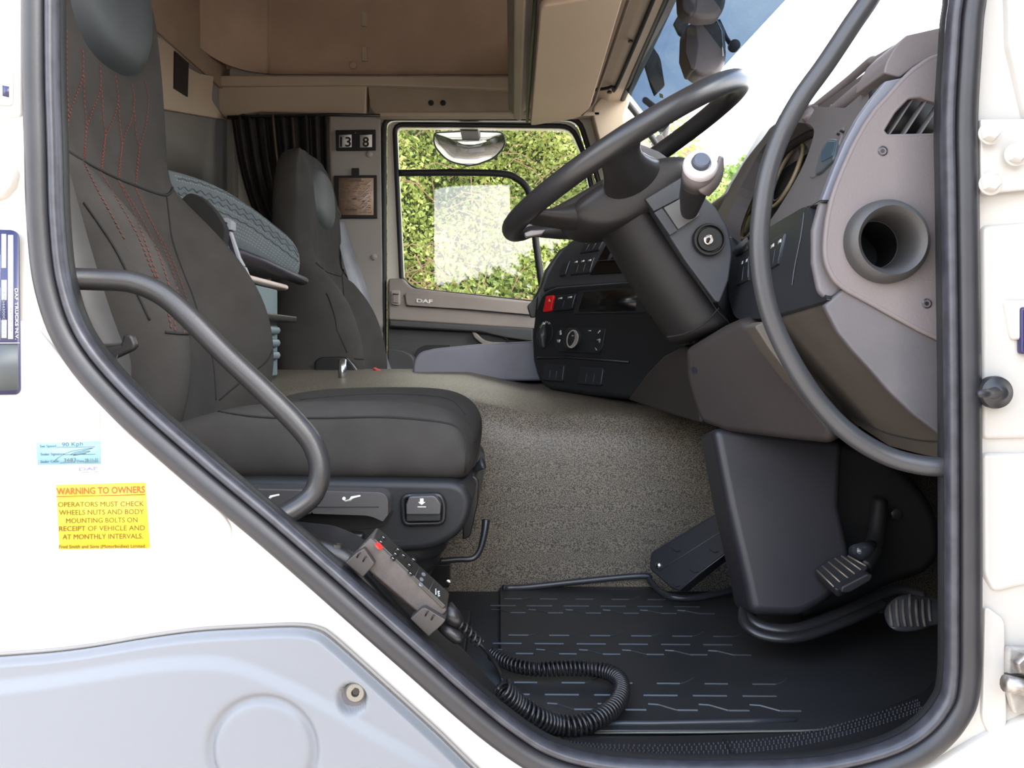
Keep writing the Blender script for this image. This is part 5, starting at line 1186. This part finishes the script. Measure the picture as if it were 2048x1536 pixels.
for pts in ([(1118, 662), (1122, 660), (1123, 669), (1119, 670)], [(1113, 679), (1121, 679), (1119, 685), (1115, 685)], [(1137, 660.5), (1141, 660.5), (1141, 662), (1137, 662)], [(1176, 660.5), (1182, 660.5), (1182, 662), (1176, 662)], [(1194, 666), (1200, 660), (1201, 662), (1196, 667)], [(1192, 680), (1200, 677), (1201, 680), (1199, 686), (1197, 682)], [(1189, 695), (1191, 695), (1194, 700), (1192, 701)]):
    plate('panel_icon', swi, C3, pts, .0002, cp2, bevel=0, off=.0003)
fk = disc('fan_knob', mat('knob_black', (36, 37, 39), .4), C3, 1148, 678, [(22, 0), (21, .014), (18.5, .0165), (0, .0165)], cp2, 36)
disc('knob_ring', mat('ring_chrome', (196, 190, 184), .25, metal=.35), off(C3, .0165), 1145, 678, [(18.5, 0), (18.5, .0012), (16, .0012), (16, 0)], cp2, 36)
text('lettering', '*', swi, off(C3, .0168), (1143, 675), (1148, 675), 5, cp2)
switch(CB, [(1089, 727), (1128, 729), (1124, 763), (1085, 760)], 3, db, icons=False)
switch(CB, [(1161, 732), (1207, 735), (1201, 771), (1154, 767)], 3, db, icons=False)
line('console_ledge', mat('slot_frame', (40, 41, 44), .4), off(C2, .001), [(1075, 716), (1130, 714), (1258, 724)], 5, db)
switch(UB, [(1147, 518), (1188, 513), (1179, 545), (1138, 549)], 3, db)
switch(UB, [(1126, 524), (1140, 520), (1130, 549), (1117, 552)], 1, db, icons=False)
switch(UB, [(1170, 482), (1212, 472), (1196, 500), (1157, 506)], 3, db)
ni = plate('storage_niche', mat('slot_black', (8, 8, 8), .25), U2, [(1212, 490), (1330, 470), (1330, 540), (1180, 549)], .003, db, bevel=.0005, off=.002)
plate('niche_edge', swe, off(U2, .002), [(1212, 520), (1224, 500), (1230, 505), (1218, 524)], .004, ni, bevel=.001)
line('niche_lip', mat('slot_frame', (40, 41, 44), .4), off(U2, .003), [(1196, 522), (1290, 516)], 2.5, ni)
disc('console_outlet', blks, off(C2, .001), 1305, 622, [(14, 0), (14, .006), (8, .006)], db, 20)
text('lettering', 'I', swi, off(C2, .008), (1298, 627), (1299, 627), 2, db)
# ================================================================ FOOTWELL
fw = empty('footwell_cover', (.4, .5, 1.3), 'dark plastic steering shaft cover running down to the floor', 'cover')
FC = P3((1560, 880, .42), (1690, 1010, .40), (1560, 1210, .36))
plate('shaft_cover', mat('shaft_plastic', (38, 37, 42), .45, bump=(700, .12)), FC, [(1425, 855), (1480, 855), (1690, 880), (1682, 1010), (1700, 1090), (1712, 1150, 20), (1660, 1202, 30), (1604, 1233, 20), (1560, 1232, 20), (1504, 1230, 20), (1492, 1170), (1456, 1014)], .09, fw, bevel=.022, seg=5)
for pts, r in (([(1496, 1205), (1504, 1238), (1540, 1256), (1600, 1256), (1680, 1228), (1760, 1192), (1800, 1180), (1850, 1190)], .007), ([(1488, 1215), (1490, 1248), (1530, 1272), (1600, 1274), (1690, 1244), (1770, 1206)], .006)):
    tube('base_lip', blks, [W(x, y, .42-(y-1205)*.0010) for x, y in pts], r, fw, seg=10, smooth=6, flat=(1, 1.4))
fb = plate('footwell_shade', deep, YP(.46), [(1664, 870), (1760, 900, 30), (1830, 955, 30), (1872, 1010, 30), (1888, 1070, 20), (1886, 1120, 20), (1856, 1152, 20), (1790, 1172), (1700, 1215), (1600, 1250), (1600, 900)], .10, fw, bevel=.02, seg=4)  # black plate painting in the darkness of the enclosed footwell
disc('footwell_nut', blks, YP(.458), 1787, 1026, [(11, 0), (11, .01), (6, .012)], fb, 6)
tag(plate('trim_9', vinyl, YP(.60), [(1640, 860), (2000, 860), (2000, 1300), (1640, 1300)], .02, None, bevel=0), kind='structure')
# foot plate by the tunnel
fp = empty('foot_rest', (.3, .62, 1.3), 'black slanted foot rest plate against the speckled tunnel side', 'foot rest')
FR = P3((1300, 1120, .66), (1450, 1025, .58), (1360, 1180, .60))
pl1 = plate('rest_plate', mat('foot_rest_black', (40, 42, 46), .38, bump=(500, .1)), FR, [(1300, 1104, 8), (1450, 1014), (1500, 1000), (1500, 1080), (1470, 1092), (1356, 1183, 5), (1340, 1176), (1297, 1138, 10)], .035, fp, bevel=.005, seg=3)
line('plate_groove', mat('groove_grey', (78, 80, 82), .4), off(FR, .0003), [(1318, 1142), (1365, 1112), (1460, 1052)], 1.6, pl1)
line('plate_groove', mat('groove_grey', (78, 80, 82), .4), off(FR, .0003), [(1360, 1180), (1400, 1146), (1472, 1092)], 2, pl1)
disc('plate_rivet', steel, FR, 1317, 1131, [(6, 0), (6, .003), (3, .005), (0, .005)], pl1, 16)
for x, y in ((1352, 1098), (1388, 1140), (1428, 1100), (1352, 1168)): line('plate_dimple', deep, off(FR, .0003), [(x-9, y-2), (x, y+5), (x+9, y+3)], 2, pl1, smooth=4)
# pedals
bp_ = empty('brake_pedal', (.5, .38, 1.3), 'black brake pedal pad with six worn metal bars', 'pedal')
BPl = P3((1630, 1140, .36), (1737, 1131, .34), (1682, 1186, .31))
pdm = mat('pedal_rubber', (36, 37, 40), .5); bar_ = mat('worn_bar', (128, 118, 104), .4, metal=.5)
pq = plate('pedal_pad', pdm, BPl, [(1629, 1140, 8), (1662, 1114, 10), (1690, 1109, 8), (1738, 1130, 6), (1730, 1140), (1684, 1178, 5), (1672, 1180, 6)], .016, bp_, bevel=.003)
for x0, y0, x1, y1 in ((1634, 1140, 1668, 1174), (1645, 1132, 1682, 1166), (1657, 1124, 1697, 1157), (1670, 1117, 1710, 1148), (1683, 1112, 1722, 1140), (1696, 1112, 1732, 1132)):
    line('grip_bar', bar_, off(BPl, .0012), [(x0, y0), (x1, y1)], 4.2, pq, seg=6)
plate('pedal_cap', pdm, YP(.30), [(1682, 1186, 6), (1684, 1174), (1735, 1148), (1747, 1150, 6), (1742, 1162, 8), (1700, 1186)], .02, bp_, bevel=.004)
tube('pedal_arm', deep, [W(1760, 1000, .45), W(1752, 1070, .42), W(1742, 1110, .39), W(1728, 1135, .37)], [.012, .013, .015, .012], bp_, seg=12, smooth=5)
tube('pedal_pivot', mat('pivot_gloss', (44, 46, 50), .12), [W(1712, 1106, .37), W(1745, 1096, .40)], .013, bp_, seg=16)
ap = empty('accelerator_pedal', (.6, .3, 1.27), 'dusty black ribbed accelerator pedal low at the right', 'pedal')
rings = []
for x, y, w, Y in ((1762, 1240, 22, .24), (1790, 1226, 44, .24), (1815, 1222, 46, .24), (1838, 1222, 40, .245), (1860, 1222, 34, .25), (1900, 1222, 30, .25)):
    a, b = W(x, y-w*.75, Y+.03), W(x+(16 if x < 1850 else 0), y+w*.95, Y-.01); nn_ = V((-.5, -.7, .5)).normalized()*.012
    m_ = (a+b)/2+nn_*.7; rings.append([a, a+nn_*.6, m_+nn_*.4, b+nn_*.6, b, (a+b)/2-nn_])
loft('pedal_body', pdm, rings, ap, sub=2)
tb_ = bvh([o for o in C.objects if o.name.startswith('pedal_body')][-1])
for k in range(8):
    x = 1768+k*13; q = []
    for t in np.linspace(0, 1, 10):
        h = hit(tb_, x+14*t-6*math.sin(t*3.1), 1190+95*t if k else 1215+45*t, .0004)
        if h is not None: q.append(h)
    if len(q) > 3: tube('grip_rib', mat('dusty_rib', (66, 61, 55), .7, vary=(60, .4)), q, .0022, ap, seg=6)
# ================================================================ HANDSET AND COILED CORD
hs_ = empty('control_handset', (-.12, .08, 1.45), 'black wired control handset with red button clipped beside the seat base', 'handset')
cas = mat('handset_case', (74, 68, 66), .55, bump=(1400, .5), vary=(120, .12)); cas2 = mat('handset_clip', (56, 52, 51), .5)
A_, B_, C_, D_ = W(754, 1053, .068), W(900, 1186, .068), W(895, 1221, .022), W(741, 1075, .022)
E_, G_ = W(866, 1252, .022), W(702, 1112, .022); dy = V((0, .045, -.012))
hexa('handset_body', cas, [D_, C_, E_, G_, A_, B_, E_+dy, G_+dy], hs_, .003)
TP = P3((754, 1053, .068), (900, 1186, .068), (741, 1075, .022)); T1 = off(TP, .0006)
fc = plate('key_face', mat('face_film', (46, 45, 42), .18), TP, [(757, 1056, 3), (899, 1186, 3), (893, 1213, 4), (748, 1076, 4)], .004, hs_, bevel=.001, off=.001)
T2 = off(TP, .0012)
def ell_(x, y, a, b, ang, n=16): return [(x+a*math.cos(t)*math.cos(ang)-b*math.sin(t)*math.sin(ang), y+a*math.cos(t)*math.sin(ang)+b*math.sin(t)*math.cos(ang)) for t in np.linspace(0, 2*math.pi, n+1)[:-1]]
kb1 = mat('key_black', (28, 28, 28), .3); kr = mat('key_red', (222, 46, 46), .4); kg = mat('key_grey', (110, 116, 126), .4); kw = mat('key_mark', (190, 190, 190), .5)
plate('red_key', kr, T2, ell_(759, 1091, 9, 4.5, .75), .001, fc, bevel=.0003, off=.0006)
for x, y in ((763, 1083), (768, 1074), (797, 1098), (792, 1107), (787, 1116), (820, 1129), (828, 1118), (822, 1146), (808, 1110)):
    k_ = plate('key', kb1, T2, ell_(x, y, 6, 3.6, .75), .001, fc, bevel=.0003, off=.0006)
    plate('key_mark', kw, off(T2, .0008), [(x-2.5, y-1.5), (x+1.5, y+1), (x+1, y+2), (x-3, y-.5)], .0002, fc, bevel=0)
for x, y in ((848, 1148), (844, 1158), (843, 1168)): plate('key', kg, T2, ell_(x, y, 4.5, 2.6, .75), .001, fc, bevel=.0003, off=.0006)
line('face_rule', kg, T2, [(839, 1134), (829, 1155)], .7, fc); line('face_rule', kg, T2, [(868, 1160), (858, 1182)], .7, fc)
plate('logo_bar', mat('logo_white', (210, 214, 218), .5), T2, [(871, 1177), (873, 1177), (873, 1189), (871, 1189)], .0002, fc, bevel=0)
text('lettering', 'BAR', mat('logo_white', (210, 214, 218), .5), T2, (875, 1182), (876, 1194), 4, fc, hdir=(1, 0), bold=.02)
for pts in ([(712, 1106), (728, 1096, 4), (750, 1128, 4), (725, 1156), (689, 1126)], [(842, 1218, 3), (850, 1215, 4), (892, 1240, 4), (884, 1250), (857, 1274), (820, 1238)]):
    c_ = plate('clip', cas2, YP(.012), pts, .03, hs_, bevel=.0025)
    x, y = np.mean([p[0] for p in pts]), np.mean([p[1] for p in pts])
    for dx, dy_ in ((-4, -9), (8, -1)): line('clip_slot', deep, YP(.0115), [(x+dx-3, y+dy_-5+7), (x+dx+1, y+dy_-6), (x+dx+4, y+dy_-8)], 3, c_)
plate('bracket_bar', mat('bracket_brown', (60, 50, 44), .35), YP(.034), [(745, 1142), (752, 1138), (836, 1212), (830, 1228), (740, 1152)], .03, hs_, bevel=.003)
cd = mat('cord_black', (34, 34, 36), .25)
tube('strain_relief', blks, [W(890, 1217, .045), W(908, 1236, .045), W(920, 1248, .045)], [.0105, .0100, .0065], hs_, seg=14)
tube('connector', blks, [W(880, 1252, .04), W(898, 1264, .04), W(914, 1275, .04), W(924, 1280, .04)], [.005, .0072, .0078, .005], hs_, seg=12)
def coil(name, path, Rr, rw, pitch, parent, m=cd, up=V((0, 0, 1))):
    P_ = [V(p) for p in cr_([tuple(p) for p in path], 16)]; L = [0]
    for a, b in zip(P_[:-1], P_[1:]): L.append(L[-1]+(b-a).length)
    tot = L[-1]; nt_ = int(tot/pitch); n = nt_*16; out = []
    LA = np.array(L); arr = np.array([tuple(p) for p in P_])
    for i in range(n+1):
        s = tot*i/n; c = V([np.interp(s, LA, arr[:, k]) for k in range(3)]); s2 = min(tot, s+.002); s1 = max(0, s2-.004)
        t = (V([np.interp(s2, LA, arr[:, k]) for k in range(3)])-V([np.interp(s1, LA, arr[:, k]) for k in range(3)])).normalized()
        nn = (up-t*up.dot(t)).normalized(); bb = t.cross(nn); a = 2*math.pi*i/16; r = Rr(s/tot) if callable(Rr) else Rr
        out.append(c+(nn*math.cos(a)+bb*math.sin(a))*r)
    return tube(name, m, out, rw, parent, seg=7)
coil('relief_coil', [W(918, 1246, .045), W(940, 1268, .05), W(962, 1290, .055)], .0050, .0016, .0072, hs_, m=blks)
tube('cord', cd, [W(916, 1246, .045), W(940, 1268, .10), W(965, 1293, .11), W(985, 1318, .12), W(1000, 1345, .125), W(1004, 1365, .12), W(996, 1378, .068)], .0027, hs_, seg=10, smooth=6)
fz = HZ(1.224)
pA = [W(1002, 1376, .085), W(1014, 1390, .09), W(1035, 1408, .10), W(1070, 1432, .105), W(1110, 1448, .12)]+[fz.pt(x, y) for x, y in ( (1150, 1452), (1190, 1440), (1225, 1416), (1242, 1388), (1240, 1362), (1218, 1345), (1180, 1337), (1130, 1336), (1080, 1338), (1035, 1332), (1005, 1320), (985, 1308))]
coil('coiled_cord', pA, lambda t: .0118-.0035*t, .0023, .0066, hs_)
